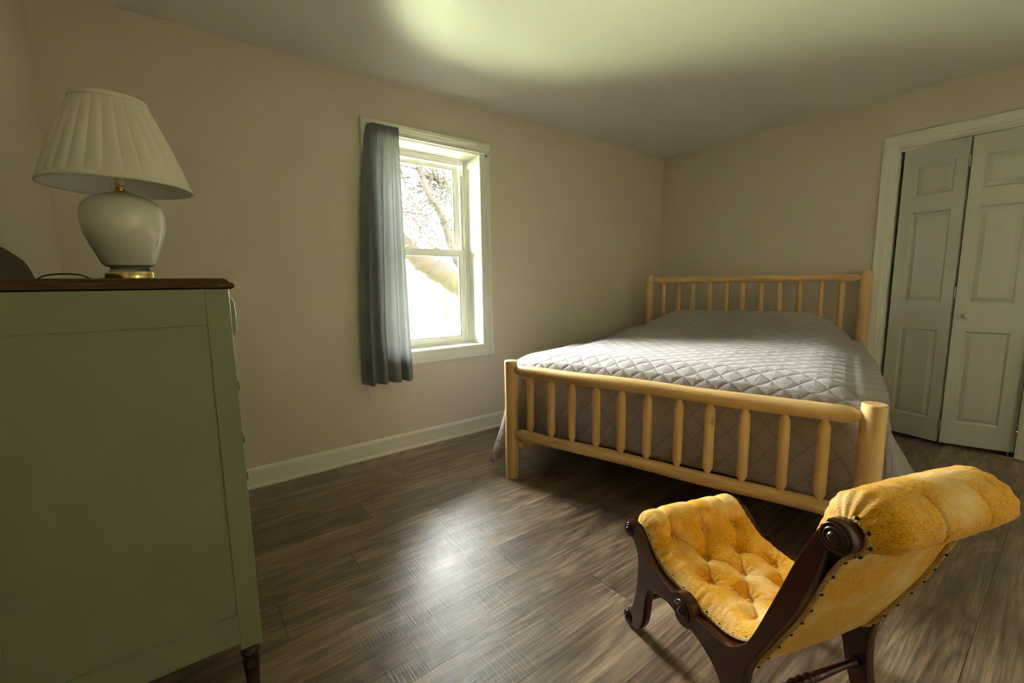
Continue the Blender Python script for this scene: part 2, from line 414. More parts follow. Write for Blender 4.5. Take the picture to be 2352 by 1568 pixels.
b = MB(); b.box(E_, E_+0.12, DY1, D, -0.1, H+0.1); b.box(E_, E_+0.12, YB, DY0, -0.1, H+0.1); b.box(E_, E_+0.12, DY0, DY1, DZ, H+0.1)
b.build('wall_right', M['wall'], kind='structure')
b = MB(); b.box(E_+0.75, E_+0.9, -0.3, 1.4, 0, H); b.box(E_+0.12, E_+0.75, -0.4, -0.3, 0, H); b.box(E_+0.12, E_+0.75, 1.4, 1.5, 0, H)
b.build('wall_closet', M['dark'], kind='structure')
MB().box(-L_-0.2, E_+0.9, YB-0.2, D+WT, H, H+0.2).build('ceiling', M['ceiling'], kind='structure')

# floor: every plank a quad set, 1.5 mm joints over a dark underlay
random.seed(4)
PW, PL = 0.1955, 1.36
known = {0.905: 1.220, 1.10: 0.510, 1.2955: 1.010, 1.50: 0.195, 1.70: 0.505, 1.89: 0.991, 2.09: 0.683, 2.285: 1.55, 2.48: 1.023, 2.69: 0.705}
b = MB(); uvs = []; tones = []
row = 0; y = 1.10-PW*13
gap = 0.0007
while y < D:
    y0, y1 = y, min(y+PW, D+0.01)
    kx = None
    for kk, vv in known.items():
        if abs(kk-y) < 0.06: kx = vv
    if kx is None: kx = random.uniform(0, PL)
    x = kx-PL*3
    while x < E_+0.75:
        x0, x1 = max(x, -L_-0.05), min(x+PL, E_+0.75)
        if x1 > x0+0.01 and y1 > YB:
            b.add([(x0+gap, y0+gap, 0), (x1-gap, y0+gap, 0), (x1-gap, y1-gap, 0), (x0+gap, y1-gap, 0)], [(0, 1, 2, 3)])
            ou, ov = random.uniform(0, 40), random.uniform(0, 40)
            uvs.append([(x0-x+ou, ov), (x1-x+ou, ov), (x1-x+ou, y1-y0+ov), (x0-x+ou, y1-y0+ov)]); tones.append(random.random())
        x += PL
    y += PW; row += 1
me = bpy.data.meshes.new('floor'); me.from_pydata(b.v, [], b.f)
lay = me.uv_layers.new(name='plank')
for p, q in zip(me.polygons, uvs):
    for li, w_ in zip(p.loop_indices, q): lay.data[li].uv = w_
ta = me.attributes.new('tone', 'FLOAT', 'FACE')
for i, tv in enumerate(tones): ta.data[i].value = tv
nb = len(me.polygons)
me.materials.append(M['floor']); me.materials.append(M['gap'])
bm = bmesh.new(); bm.from_mesh(me)
vs = [bm.verts.new(q) for q in ((-L_-0.1, YB-0.1, -0.0012), (E_+0.75, YB-0.1, -0.0012), (E_+0.75, D+0.02, -0.0012), (-L_-0.1, D+0.02, -0.0012))]
f = bm.faces.new(vs); f.material_index = 1
vs2 = [bm.verts.new(Vector(v.co)-Vector((0, 0, 0.1))) for v in vs]
for i in range(4):
    ff = bm.faces.new((vs[i], vs2[i], vs2[(i+1) % 4], vs[(i+1) % 4])); ff.material_index = 1
ff = bm.faces.new(vs2[::-1]); ff.material_index = 1
bm.to_mesh(me); bm.free()
fo = bpy.data.objects.new('floor', me); COL.objects.link(fo); fo['kind'] = 'structure'

# baseboards: profile (distance from wall, height)
BP = [(0.0, 0.0), (0.019, 0.0), (0.019, 0.012), (0.014, 0.022), (0.0135, 0.098), (0.011, 0.108), (0.005, 0.118), (0.0, 0.121)]
def run(name, p0, p1, nrm, prof, mat):
    b = MB(); rows = []
    for q in (p0, p1):
        rows.append([Vector((q[0]+nrm[0]*d_, q[1]+nrm[1]*d_, h_)) for d_, h_ in prof])
    b.grid(rows, closed=True); n = len(prof)
    b.f.append(list(range(n))); b.f.append(list(range(n, 2*n)))
    return b.build(name, mat, kind='structure')
run('baseboard_back', (-L_, D), (E_, D), (0, -1), BP, M['trim'])
run('baseboard_right', (E_, 1.006), (E_, D), (-1, 0), BP, M['trim'])
run('baseboard_right', (E_, YB), (E_, 0.10), (-1, 0), BP, M['trim'])
run('baseboard_left', (-L_, YB), (-L_, D), (1, 0), BP, M['trim'])

# closet door casing = trim_1
CP = [(0.000, 0.000), (0.000, 0.010), (0.010, 0.013), (0.022, 0.013), (0.027, 0.016), (0.036, 0.0165), (0.060, 0.018), (0.068, 0.021), (0.082, 0.021), (0.084, 0.018), (0.084, 0.0)]
b = MB()
pr = []
for o_, h_ in CP:
    pr.append([Vector((E_-h_, DY0-o_, 0)), Vector((E_-h_, DY0-o_, DZ+o_)), Vector((E_-h_, DY1+o_, DZ+o_)), Vector((E_-h_, DY1+o_, 0))])
b.grid(pr)
b.build('trim_1', M['trim'], kind='structure')
b = MB()   # jamb boards lining the closet opening
b.box(E_-0.002, E_+0.12, DY1-0.012, DY1+0.004, 0, DZ-0.012); b.box(E_-0.002, E_+0.12, DY0-0.004, DY0+0.008, 0, DZ-0.012); b.box(E_-0.002, E_+0.12, DY0, DY1, DZ-0.012, DZ+0.004)
b.build('trim_2', M['trim'], kind='structure')

# ------------------------------------------------------------ closet bifold door
door = thing('door_1', None, None, kind='structure')
def leaf(a, bb, stile_a, stile_b):
    """leaf from point a to bb (xy), panels between stiles; room face is on the -x side."""
    a = Vector((*a, 0)); bb = Vector((*bb, 0)); u = (bb-a); W = u.length; u.normalize(); n = Vector((0, 0, 1)).cross(u)
    if n.x > 0: n = -n                       # towards the room
    P = lambda s_, z_, h_: a+u*s_+n*h_+Vector((0, 0, z_))
    b = MB(); z0, z1, th = 0.022, 2.050, 0.034
    xs = [0, stile_a, W-stile_b, W]; pz = [(0.175, 0.800), (0.988, 1.613), (1.724, 1.934)]
    zs = [z0]+[v for p_ in pz for v in p_]+[z1]
    for i in range(3):
        for j in range(len(zs)-1):
            if i == 1 and j % 2 == 1: continue
            b.add([P(xs[i], zs[j], 0), P(xs[i+1], zs[j], 0), P(xs[i+1], zs[j+1], 0), P(xs[i], zs[j+1], 0)], [(0, 1, 2, 3)])
    for q0, q1 in pz:
        pf = [(0, 0), (-0.004, -0.003), (-0.008, -0.011), (-0.013, -0.012), (-0.018, -0.0095), (-0.034, -0.003), (-0.037, -0.0015)]
        rows = [[P(stile_a-o_, q0-o_, h_), P(W-stile_b+o_, q0-o_, h_), P(W-stile_b+o_, q1+o_, h_), P(stile_a-o_, q1+o_, h_)] for o_, h_ in pf]
        b.grid(rows, closed=True); b.add(rows[-1], [(0, 1, 2, 3)])
    c = [P(0, z0, 0), P(W, z0, 0), P(W, z1, 0), P(0, z1, 0)]; d_ = [P(0, z0, -th), P(W, z0, -th), P(W, z1, -th), P(0, z1, -th)]
    for i in range(4): b.add([c[i], c[(i+1) % 4], d_[(i+1) % 4], d_[i]], [(0, 1, 2, 3)])
    b.add(d_, [(0, 1, 2, 3)])
    return b.build('door_leaf', M['door'], door), P, W
FL = (4.135, 0.553); FR = (4.135, 0.538)
lf, PL_, WL = leaf((4.212, 0.890), FL, 0.075, 0.060)
rf, PR_, WR = leaf(FR, (4.236, 0.199), 0.062, 0.085)
# knob, axis along the leaf normal
kn = (PR_(0, 0, 1)-PR_(0, 0, 0)); kp = PR_(0.055, 0.905, 0.0)
Mk = Matrix.Translation(kp) @ kn.to_track_quat('Z', 'Y').to_matrix().to_4x4()
MB().lathe([(0.0001, 0.0), (0.009, 0.0), (0.008, 0.010), (0.010, 0.014), (0.0165, 0.020), (0.018, 0.027), (0.015, 0.033), (0.006, 0.036), (0.0001, 0.0365)], 24, Mk).build('knob', M['door'], rf, smooth=True)
for hz in (1.90, 1.06, 0.145):
    b = MB(); b.tube([(4.130, 0.5455, hz-0.038), (4.130, 0.5455, hz+0.038)], 0.0045, 10)
    b.box(4.133, 4.158, 0.5415, 0.5495, hz-0.034, hz+0.034)
    for s_ in (-0.026, 0.026): b.tube([(4.130, 0.5455, hz+s_-0.004), (4.130, 0.5455, hz+s_+0.004)], 0.006, 10)
    b.build('hinge', M['steel'], door)
b = MB(); b.box(4.200, 4.228, DY0+0.01, DY1-0.014, DZ-0.034, DZ-0.014); b.build('track', M['trim'], door)
b = MB(); b.box(4.185, 4.235, DY0+0.010, DY0+0.10, 0.0, 0.003); b.tube([(4.225, 0.225, 0.003), (4.225, 0.225, 0.022)], 0.004, 8); b.build('pivot_bracket', M['steel'], door)
MB().tube([(4.21, 0.84, 2.048), (4.21, 0.84, DZ-0.03)], 0.003, 8).build('pivot_pin', M['steel'], door)

# ------------------------------------------------------------ window
win = thing('window_1', None, None, kind='structure')
WC = [(-0.004, 0.0), (-0.004, 0.008), (0.004, 0.012), (0.018, 0.012), (0.024, 0.0155), (0.045, 0.0165), (0.058, 0.0155), (0.064, 0.020), (0.078, 0.022), (0.084, 0.021), (0.089, 0.016), (0.089, 0.0)]
MB().frame(OX0, OX1, OZ0, OZ1, WC, lambda x, z, h: Vector((x, D-h, z))).build('casing', M['trim'], win)
b = MB(); t_ = 0.014
b.box(OX0-t_, OX0, D-0.004, D+0.19, OZ0-t_, OZ1+t_); b.box(OX1, OX1+t_, D-0.004, D+0.19, OZ0-t_, OZ1+t_)
b.box(OX0, OX1, D-0.004, D+0.19, OZ1, OZ1+t_); b.box(OX0, OX1, D-0.004, D+0.19, OZ0-t_, OZ0)
b.build('jamb', M['trim'], win)
def ring(b, x0, x1, z0, z1, wl, wr, wb, wt, y0, y1):
    b.box(x0, x0+wl, y0, y1, z0, z1); b.box(x1-wr, x1, y0, y1, z0, z1); b.box(x0+wl, x1-wr, y0, y1, z0, z0+wb); b.box(x0+wl, x1-wr, y0, y1, z1-wt, z1)
b = MB()
ring(b, OX0-0.002, OX1+0.002, OZ0-0.002, OZ1+0.002, 0.014, 0.014, 0.014, 0.014, D+0.178, D+0.29)
ring(b, OX0+0.012, OX1-0.012, OZ0+0.012, OZ1-0.012, 0.012, 0.012, 0.010, 0.012, D+0.190, D+0.196)
ring(b, OX0+0.012, OX1-0.012, OZ0+0.012, OZ1-0.012, 0.020, 0.020, 0.010, 0.022, D+0.232, D+0.240)
b.box(OX1-0.030, OX1-0.016, D+0.19, D+0.232, 1.99, OZ1-0.012); b.box(OX0+0.016, OX0+0.030, D+0.19, D+0.232, 1.99, OZ1-0.012)
b.build('window_frame', M['vinyl'], win, bevel=0.0012)
MZ0, MZ1 = 1.376, 1.424
b = MB(); ring(b, OX0+0.026, OX1-0.026, 0.708, MZ1, 0.046, 0.046, 0.038, MZ1-MZ0, D+0.198, D+0.230)
ring(b, OX0+0.072, OX1-0.072, 0.746, MZ0, 0.006, 0.006, 0.006, 0.006, D+0.206, D+0.222)
lower = b.build('lower_sash', M['vinyl'], win, bevel=0.0015)
MB().box(OX0+0.07, OX1-0.07, D+0.212, D+0.216, 0.744, MZ0+0.002).build('pane', M['glass'], lower)
b = MB(); ring(b, OX0+0.034, OX1-0.034, MZ0, 2.064, 0.048, 0.048, 0.045, 0.026, D+0.242, D+0.274)
ring(b, OX0+0.082, OX1-0.082, MZ1, 2.038, 0.006, 0.006, 0.004, 0.006, D+0.250, D+0.266)
upper = b.build('upper_sash', M['vinyl'], win, bevel=0.0015)
MB().box(OX0+0.08, OX1-0.08, D+0.256, D+0.260, MZ1-0.002, 2.040).build('pane', M['glass'], upper)
for lx in (1.335, 1.605):
    b = MB(); b.box(lx-0.030, lx+0.030, D+0.204, D+0.228, MZ1, MZ1+0.006)
    b.lathe([(0.013, 0), (0.013, 0.008), (0.009, 0.012), (0.0001, 0.012)], 14, Matrix.Translation((lx, D+0.216, MZ1+0.006)))
    b.box(lx-0.004, lx+0.034, D+0.206, D+0.214, MZ1+0.010, MZ1+0.017)
    b.build('sash_lock', M['vinyl'], lower, bevel=0.001)

# made-up window out of view, giving soft fill from the camera side
fill_win = thing('fill_window', None, None, kind='structure')
MB().frame(W2X0, W2X1, W2Z0, W2Z1, WC, lambda x, z, h: Vector((x, YB+h, z))).build('casing', M['trim'], fill_win)
b = MB(); ring(b, W2X0, W2X1, W2Z0, W2Z1, 0.05, 0.05, 0.05, 0.05, YB-0.16, YB-0.11); b.box(W2X0+0.05, W2X1-0.05, YB-0.155, YB-0.115, 1.43, 1.47)
wf_ = b.build('window_frame', M['vinyl'], fill_win, bevel=0.0015)
MB().box(W2X0+0.045, W2X1-0.045, YB-0.137, YB-0.133, W2Z0+0.045, W2Z1-0.045).build('pane', M['glass'], fill_win)
b = MB(); b.box(W2X0+0.004, W2X1-0.004, YB-0.062, YB-0.0605, W2Z0+0.01, W2Z1-0.03); b.tube([(W2X0+0.004, YB-0.05, W2Z1-0.025), (W2X1-0.004, YB-0.05, W2Z1-0.025)], 0.02, 16)
b.build('fill_blind', M['fill_blind'], fill_win)  # diffuser sheet and roller, added with the fill window

# curtain rod: flat white lock-seam rod with rounded returns
rod = thing('curtain_rod', 'flat white curtain rod fixed across the top of the window casing', 'curtain rod')
RY = D-0.062; RZ0, RZ1 = 2.098, 2.120
xa, xb = 1.046, 1.925
path = [(xa, D-0.021), (xa, RY+0.02)]+[(xa+0.018-0.018*cos(q), RY+0.02-0.020*sin(q)) for q in (0.4, 0.8, 1.2, pi/2)]
path += [(xb-0.018+0.018*sin(q), RY+0.020-0.020*cos(q)) for q in (0, 0.4, 0.8, 1.2)]+[(xb, RY+0.02), (xb, D-0.021)]
def ribbon(path, z0, z1, th):
    b = MB(); rows = []
    for i, (x, y) in enumerate(path):
        p0 = Vector(path[max(0, i-1)]); p1 = Vector(path[min(len(path)-1, i+1)]); d_ = (p1-p0).normalized(); n = Vector((-d_.y, d_.x))*th/2
        rows.append([Vector((x+n.x, y+n.y, z0)), Vector((x+n.x, y+n.y, z1)), Vector((x-n.x, y-n.y, z1)), Vector((x-n.x, y-n.y, z0))])
    b.grid(rows, closed=True); b.f.append([0, 1, 2, 3]); k_ = len(b.v)-4; b.f.append([k_, k_+1, k_+2, k_+3]); return b
b = ribbon(path, RZ0, RZ1, 0.003)
b.box(xa+0.018, xb-0.018, RY, RY+0.007, RZ1-0.0025, RZ1); b.box(xa+0.018, xb-0.018, RY, RY+0.007, RZ0, RZ0+0.0025)
b.build('rod', M['vinyl'], rod)
for bx in (xa, xb):
    b = MB(); b.box(bx-0.006, bx+0.006, D-0.024, D-0.0205, RZ0-0.010, RZ1+0.010); b.box(bx-0.0035, bx+0.0035, D-0.052, D-0.022, RZ0+0.004, RZ1-0.004)
    b.build('bracket', M['oldbrass'] if bx == xb else M['vinyl'], rod)

# curtain panel
random.seed(7)
CN, CM = 150, 60
ztop, zbot = 2.146, 0.515
rows = []
def fold(s):      # fold height across the width
    return (0.80*sin(2*pi*(s*4.1+0.10+0.10*sin(6*s)))+0.20*sin(2*pi*(s*7.3+0.4))*(1-0.5*s))
for i in range(CM+1):
    t_ = i/CM; z = ztop+(zbot-ztop)*t_
    x0 = 1.030-0.115*min(1, (t_/0.75))**0.62; x1 = 1.222+0.022*t_
    amp = 0.010+0.020*min(1, t_*2.2)
    row_ = []
    for j in range(CN+1):
        s = j/CN
        sw = s+0.018*sin(2*pi*s*3+1.0)*t_
        x = x0+(x1-x0)*sw
        pleat = sin(2*pi*s*14+3*sin(7*s))+0.5*sin(2*pi*s*31+1)
        a = amp*fold(s+0.01*sin(3*t_+s*7))
        top = exp(-((t_)/0.055)**2)
        y = RY-0.014-0.010*t_+a*(1-0.7*top)+0.0034*pleat*exp(-t_*9)
        # return round the rod end at the left
        if s < 0.10: y += (0.10-s)/0.10*0.040*(1-0.3*t_)
        zz = z
        if t_ < 0.02: zz += 0.0018*pleat
        zz += 0.004*fold(s)*t_**6
        row_.append(Vector((x, min(y, D-0.026), zz)))
    rows.append(row_)
b = MB(); b.grid(rows)
# rod pocket back layer
back = []
for i in range(6):
    z = ztop-0.003-0.012*i
    back.append([Vector((max(r.x, 1.068), min(RY+0.012, D-0.024), z)) for r in rows[0]])
b.grid(back); b.grid([rows[0], back[0]])
cu = b.build('curtain', M['curtain'], smooth=True)
cu['label'] = 'slate blue-grey curtain panel bunched at the left side of the window'; cu['category'] = 'curtain'
hb = MB(); hb.grid([[p_+Vector((0, 0.0015, 0)) for p_ in rows[CM]], [p_+Vector((0, 0.0020, 0)) for p_ in rows[CM-2]]])
hb.build('hem', M['curtain'], cu, smooth=True)
th_ = []
p_ = Vector((0.935, D-0.045, 0.512))
for i in range(14):
    p_ = p_+Vector((0.006*sin(i*1.7)+0.001, 0.001, -0.009+0.006*cos(i*1.1))); th_.append(tuple(p_))
MB().tube([(0.935, D-0.045, 0.517)]+th_, 0.0006, 5).build('loose_thread', M['twig'], cu)

# ------------------------------------------------------------ outdoors
b = MB(); random.seed(3)
GN = 40
rows = []
for i in range(GN+1):
    yy = D+WT+0.0+(i/GN)**2*140
    rows.append([Vector((-60+150*j/GN, yy, GZ+(0.12*noise.noise(Vector((j*0.5, i*0.5, 0))) if i > 2 else 0)+0.002*max(0, yy-8))) for j in range(GN+1)])
b.grid(rows)
b.build('lawn', M['lawn'], kind='structure')
b = MB(); b.grid([[Vector((-60+150*j/12, YB-0.2-(i/8)**2*90, GZ)) for j in range(13)] for i in range(9)]); b.build('lawn', M['lawn'], kind='structure')
tree = thing('tree', 'leaning tree with a mossy limb and fine twigs outside the window', 'tree', (0, 0, 0))
def limb(pts, r0, r1, name, mat, parent, n=14, rough=0.10, seed=0):
    c = catmull(pts, 8); k_ = len(c); rad = []
    for i in range(k_): rad.append((r0+(r1-r0)*i/(k_-1))*(1+rough*sin(i*1.3+seed)+rough*sin(i*2.9+seed*2)))
    return MB().tube(c, rad, n).build(name, mat, parent, smooth=True)
tr_ = limb([(4.9, 6.5, GZ-0.1), (4.65, 6.4, 0.1), (4.15, 6.2, 0.72), (3.5, 6.0, 1.17), (3.05, 6.0, 1.42), (2.70, 6.0, 1.68), (2.35, 6.05, 2.15), (1.9, 6.2, 2.9)], 0.24, 0.085, 'trunk', M['bark'], tree, 16)
limb([(4.35, 6.3, 0.5), (3.85, 6.15, 1.15), (3.52, 6.1, 1.66), (3.30, 6.0, 2.15), (3.06, 6.0, 2.5), (2.86, 6.0, 3.1), (2.75, 6.1, 3.9), (2.4, 6.2, 4.6)], 0.085, 0.030, 'limb', M['twig'], tree, 12, seed=2)
limb([(3.06, 6.0, 2.45), (3.25, 6.1, 2.9), (3.55, 6.1, 3.05), (3.7, 6.2, 3.5)], 0.035, 0.012, 'limb', M['twig'], tree, 8, seed=4)
tw = MB(); lv = MB(); random.seed(11)
def twig(p, d_, L__, r, depth):
    pts = [p]; q = Vector(p); dd = Vector(d_).normalized()
    for i in range(5):
        dd = (dd+Vector((random.uniform(-.4, .4), random.uniform(-.3, .3), random.uniform(-.35, .3)))).normalized()
        q = q+dd*L__/5; pts.append(q.copy())
    tw.tube(pts, [r*(1-0.15*i) for i in range(6)], 5)
    for i in range(2, 6):
        if depth > 0 and random.random() < 0.95: twig(pts[i], (dd+Vector((random.uniform(-1, 1), random.uniform(-.6, .6), random.uniform(-.9, .7)))), L__*0.6, r*0.55, depth-1)
        if depth <= 1:
            for _ in range(7):
                c = pts[i]+Vector((random.gauss(0, .05), random.gauss(0, .05), random.gauss(0, .05))); a = Vector((random.uniform(-1, 1), random.uniform(-1, 1), random.uniform(-1, 1))).normalized()*0.026; e = a.cross(Vector((random.uniform(-1, 1), random.uniform(-1, 1), 1))).normalized()*0.011
                lv.add([c-a, c+e, c+a, c-e], [(0, 1, 2, 3)])
for p_, d_ in [((2.35, 6.05, 2.15), (-.2, 0, .6)), ((2.45, 6, 2.0), (.5, .3, 1)), ((2.1, 6.1, 2.6), (1, -.2, .5)), ((2.86, 6, 3.0), (-.6, .2, .3)), ((2.8, 6, 3.3), (.5, 0, .6)), ((2.95, 6, 2.8), (-1, 0, .2)),
              ((3.1, 6, 2.4), (-.6, 0, -.3)), ((3.3, 6, 2.1), (.8, 0, -.2)), ((2.8, 6, 3.7), (.8, 0, .1)), ((2.75, 6.1, 3.8), (-.8, 0, -.4)), ((3.6, 6.1, 3.1), (.5, 0, .3)), ((3.2, 6.1, 2.8), (.4, 0, .7)), ((2.0, 6.1, 2.8), (.9, 0, .9)), ((3.4, 6.1, 1.95), (.7, 0, .6)),
              ((2.5, 6.0, 2.3), (1, 0, .5)), ((2.45, 6.1, 2.6), (1, .2, .2)), ((3.05, 6.0, 2.6), (-.7, .1, .5)), ((3.1, 6.1, 2.75), (.9, 0, 0)), ((2.3, 6.0, 2.2), (.8, 0, -.1)), ((2.9, 6.1, 3.0), (.3, 0, -.6)), ((2.6, 6.2, 3.1), (.3, 0, -1)), ((3.3, 6.0, 2.9), (0, 0, -.8)), ((2.35, 5.9, 2.9), (.8, 0, -.5)), ((3.45, 6.1, 3.0), (-.2, 0, -.7))]:
    twig(Vector(p_), Vector(d_), 0.85, 0.018, 2)
tw.build('twigs', M['twig'], tree, smooth=True); lv.build('leaves', M['foliage'], tree)
fp = MB(); fp.tube([(9.72, 17.75, GZ-0.1), (9.72, 17.75, GZ+0.5), (9.70, 17.75, GZ+1.07)], [0.125, 0.12, 0.11], 12)
fp = fp.build('fence_post', M['postwood'], smooth='auto'); fp['label'] = 'short weathered wooden post standing far off on the lawn'; fp['category'] = 'post'

# ------------------------------------------------------------ bed
BX, BY, BTH, BW, BL = 1.5154, 2.0067, 0.2692, 1.639, 2.2434
HF, HH = 0.7135, 1.2206
# local frame: x = from foot to head, y = from window side to door side (mirrored: use -y)
bed = thing('log_bed_frame', 'peeled pine log bed frame with spindle headboard and footboard', 'bed', (BX, BY, 0), BTH)
def BLc(u, v, z): return Vector((u, -v, z))
def log(pts, r, name, mat, taper=None, n=22, wob=0.0015, seed=0, parent=bed):
    """round log, ends cut or whittled to tenons (taper = (length, radius))."""
    a, c = Vector(pts[0]), Vector(pts[1]); L__ = (c-a).length; d_ = (c-a).normalized(); N = max(8, int(L__/0.08))
    ts = []; rs = []
    if taper:
        tl_, tr2 = taper; ts += [0, tl_*0.35, tl_]; rs += [tr2, tr2*1.12, r*0.985]
    else:
        ts += [0, 0.004]; rs += [r-0.004, r]
    e0 = ts[-1]
    for i in range(1, N): ts.append(e0+(L__-2*e0)*i/N); rs.append(r*(1+0.02*sin(i*0.9+seed)))
    if taper: ts += [L__-tl_, L__-tl_*0.35, L__]; rs += [r*0.985, tr2*1.12, tr2]
    else: ts += [L__-0.004, L__]; rs += [r, r-0.004]
    P_ = [a+d_*t_+Vector((wob*sin(t_*9+seed), wob*cos(t_*7+seed), wob*sin(t_*8+1+seed))) for t_ in ts]
    return MB().tube(P_, rs, n).build(name, mat, parent, smooth='auto')
PR = 0.0375
for i, (u_, v_, h_) in enumerate([(0, 0, HF), (0, BW, HF), (BL, 0, HH), (BL, BW, HH)]):
    o = log([BLc(u_, v_, 0), BLc(u_, v_, h_)], PR*(1.0 if v_ == 0 else 1.03), 'post', M['pineZ'], wob=0.001, seed=i*3)
o = log([BLc(0, 0.024, 0.6595), BLc(0, BW-0.022, 0.6595)], 0.0335, 'foot_top_rail', M['pineY'], (0.045, 0.017), seed=1)
o = log([BLc(0, 0.024, 0.2817), BLc(0, BW-0.022, 0.2817)], 0.0305, 'foot_bottom_rail', M['pineY'], (0.045, 0.016), seed=2)
o = log([BLc(BL, 0.024, 1.1685), BLc(BL, BW-0.022, 1.1685)], 0.0315, 'head_top_rail', M['pineY'], (0.045, 0.017), seed=3)
o = log([BLc(BL, 0.024, 0.30), BLc(BL, BW-0.022, 0.30)], 0.0305, 'head_bottom_rail', M['pineY'], (0.045, 0.016), seed=4)
for i in range(11):
    v_ = BW*(i+1)/12+0.004*sin(i*2.3)
    log([BLc(0.001, v_, 0.2817+0.026), BLc(0, v_, 0.6595-0.029)], 0.0212+0.0010*sin(i*1.9), 'foot_spindle', M['pineZ'], (0.026, 0.0115), 18, 0.0008, i)
    log([BLc(BL+0.001, v_, 0.326), BLc(BL, v_, 1.1685-0.027)], 0.0205+0.0010*sin(i*2.7), 'head_spindle', M['pineZ'], (0.026, 0.0115), 18, 0.0012, i+20)
for v_ in (0.045, BW-0.045):
    log([BLc(0.022, v_, 0.204), BLc(BL-0.022, v_, 0.204)], 0.034, 'side_rail', M['pineX'], (0.05, 0.018), seed=9)
b = MB()
for i in range(8): b.box(0.20+i*0.25, 0.29+i*0.25, -(BW-0.06), -0.06, 0.282, 0.300)
b.build('slat', M['pineY'], bed)

# mattress
mt = thing('mattress', 'thick mattress lying on the log bed frame under the grey quilt', 'mattress', (BX, BY, 0), BTH)
MB().box(0.115, BL-0.075, -(BW-0.075), -0.075, 0.302, 0.715).build('mattress_body', M['mattress'], mt, smooth=False, bevel=0.06, seg=5)

# quilt
MZ = 0.748
U0, U1, V0, V1 = 0.100, BL-0.060, 0.045, BW-0.045
OS_L, OS_R, OF = 0.60, 0.64, 0.488
RC = 0.105                                # edge rounding radius
def topz(u, v):
    uu = (u-1.30)/(2.00-1.30); uu = max(0, min(1, uu)); s_ = uu*uu*(3-2*uu)
    fall = 1.0
    if u > 2.05: fall = 1-0.22*((u-2.05)/0.14)**2
    vv = min(1, max(0, (v-0.02)/0.36))*min(1, max(0, (BW-0.02-v)/0.36)); vv = vv*vv*(3-2*vv)
    h_ = 0.150*s_*fall*(0.25+0.75*vv)
    h_ += 0.010*sin(pi*max(0, min(1, v/BW)))
    h_ += 0.006*noise.noise(Vector((u*2.2, v*2.2, 0)))+0.003*noise.noise(Vector((u*7, v*7, 3)))
    h_ -= 0.05*max(0, (u-1.2)/0.9)*max(0, 1-max(0, V1-v)/0.16)**2
    ed = min(max(0, v-V0), max(0, V1-v), max(0, u-U0)*1.0)
    h_ -= 0.034*(1-min(1, ed/0.20))**2
    cn = sqrt(max(0, 0.22-(u-U0))**2+max(0, 0.22-min(v-V0, V1-v))**2)
    h_ -= 0.03*max(0, (cn-0.16)/0.15)**2
    return MZ+h_
def quilt_pt(a, c):
    """a along (neg = beyond the foot edge), c across (below V0 / above V1 = hang)"""
    ea = max(0.0, U0-a); side = 0
    if c < V0: eb = V0-c; side = -1
    elif c > V1: eb = c-V1; side = 1
    else: eb = 0.0
    u = max(a, U0); v = min(max(c, V0), V1)
    z = topz(u, v)
    d_ = sqrt(ea*ea+eb*eb)
    if d_ == 0: return Vector((u, v, z))
    # blend of directions
    if ea == 0: hx, hy = 0.0, side
    elif eb == 0: hx, hy = -1.0, 0.0
    else:
        ph = math.atan2(eb, ea)/(pi/2); ph = ph**0.75
        hx, hy = -cos(ph*pi/2), side*sin(ph*pi/2)
    cw = (min(ea, eb)/max(1e-6, max(ea, eb))) if (ea > 0 and eb > 0) else 0
    # rounding over the edge then falling
    arc = RC*pi/2
    if d_ < arc:
        q = d_/RC; out = RC*sin(q); dn = RC*(1-cos(q))
    else:
        r_ = d_-arc
        sidew = abs(hy)
        near_ = max(0.0, min(1.0, (2.0-u)/0.8))                # the skirt spreads most towards the foot
        fl = (0.30 if side < 0 else 0.42*(0.12+0.88*near_))*sidew**2-0.06*(1-sidew)**2
        out = RC*(0.75 if sidew < 0.5 else 1.0)+fl*r_*((0.6+0.8*r_) if side < 0 else (0.25+1.35*r_)); dn = RC+r_*(1-0.5*fl*fl)
    hang = max(0.0, d_-arc)
    # soft pleats on the hanging parts
    if ea == 0 or eb == 0:
        w_ = a if ea == 0 else c
        out += 0.020*hang*sin(w_*9.5+side*1.2)+0.012*hang*sin(w_*21+2)
        out = max(out, RC*0.9 if ea == 0 else out)
    if side > 0 and ea == 0:
        hug = max(0.0, min(1.0, (u-1.0)/0.9)); out *= 1-0.45*hug
    scale_h = 0.40 if abs(hx) > 0.99 else (0.40+0.60*abs(hy)**2)
    p = Vector((u+hx*out*scale_h, v+hy*out, z-dn))
    for pv in (0.0, BW):                      # lie against the foot posts, not through them
        du, dv = p.x, p.y-pv
        if du*du+dv*dv < 0.052**2:
            if abs(hy) > 0.5: p.y = pv+(-1 if pv == 0 else 1)*sqrt(0.052**2-du*du)
            else: p.x = sqrt(0.052**2-dv*dv)
    return p
NA, NB = 150, 190
A0, A1 = U0-OF, U1+0.005; C0, C1 = V0-OS_L, V1+OS_R
rows = []; uvr = []
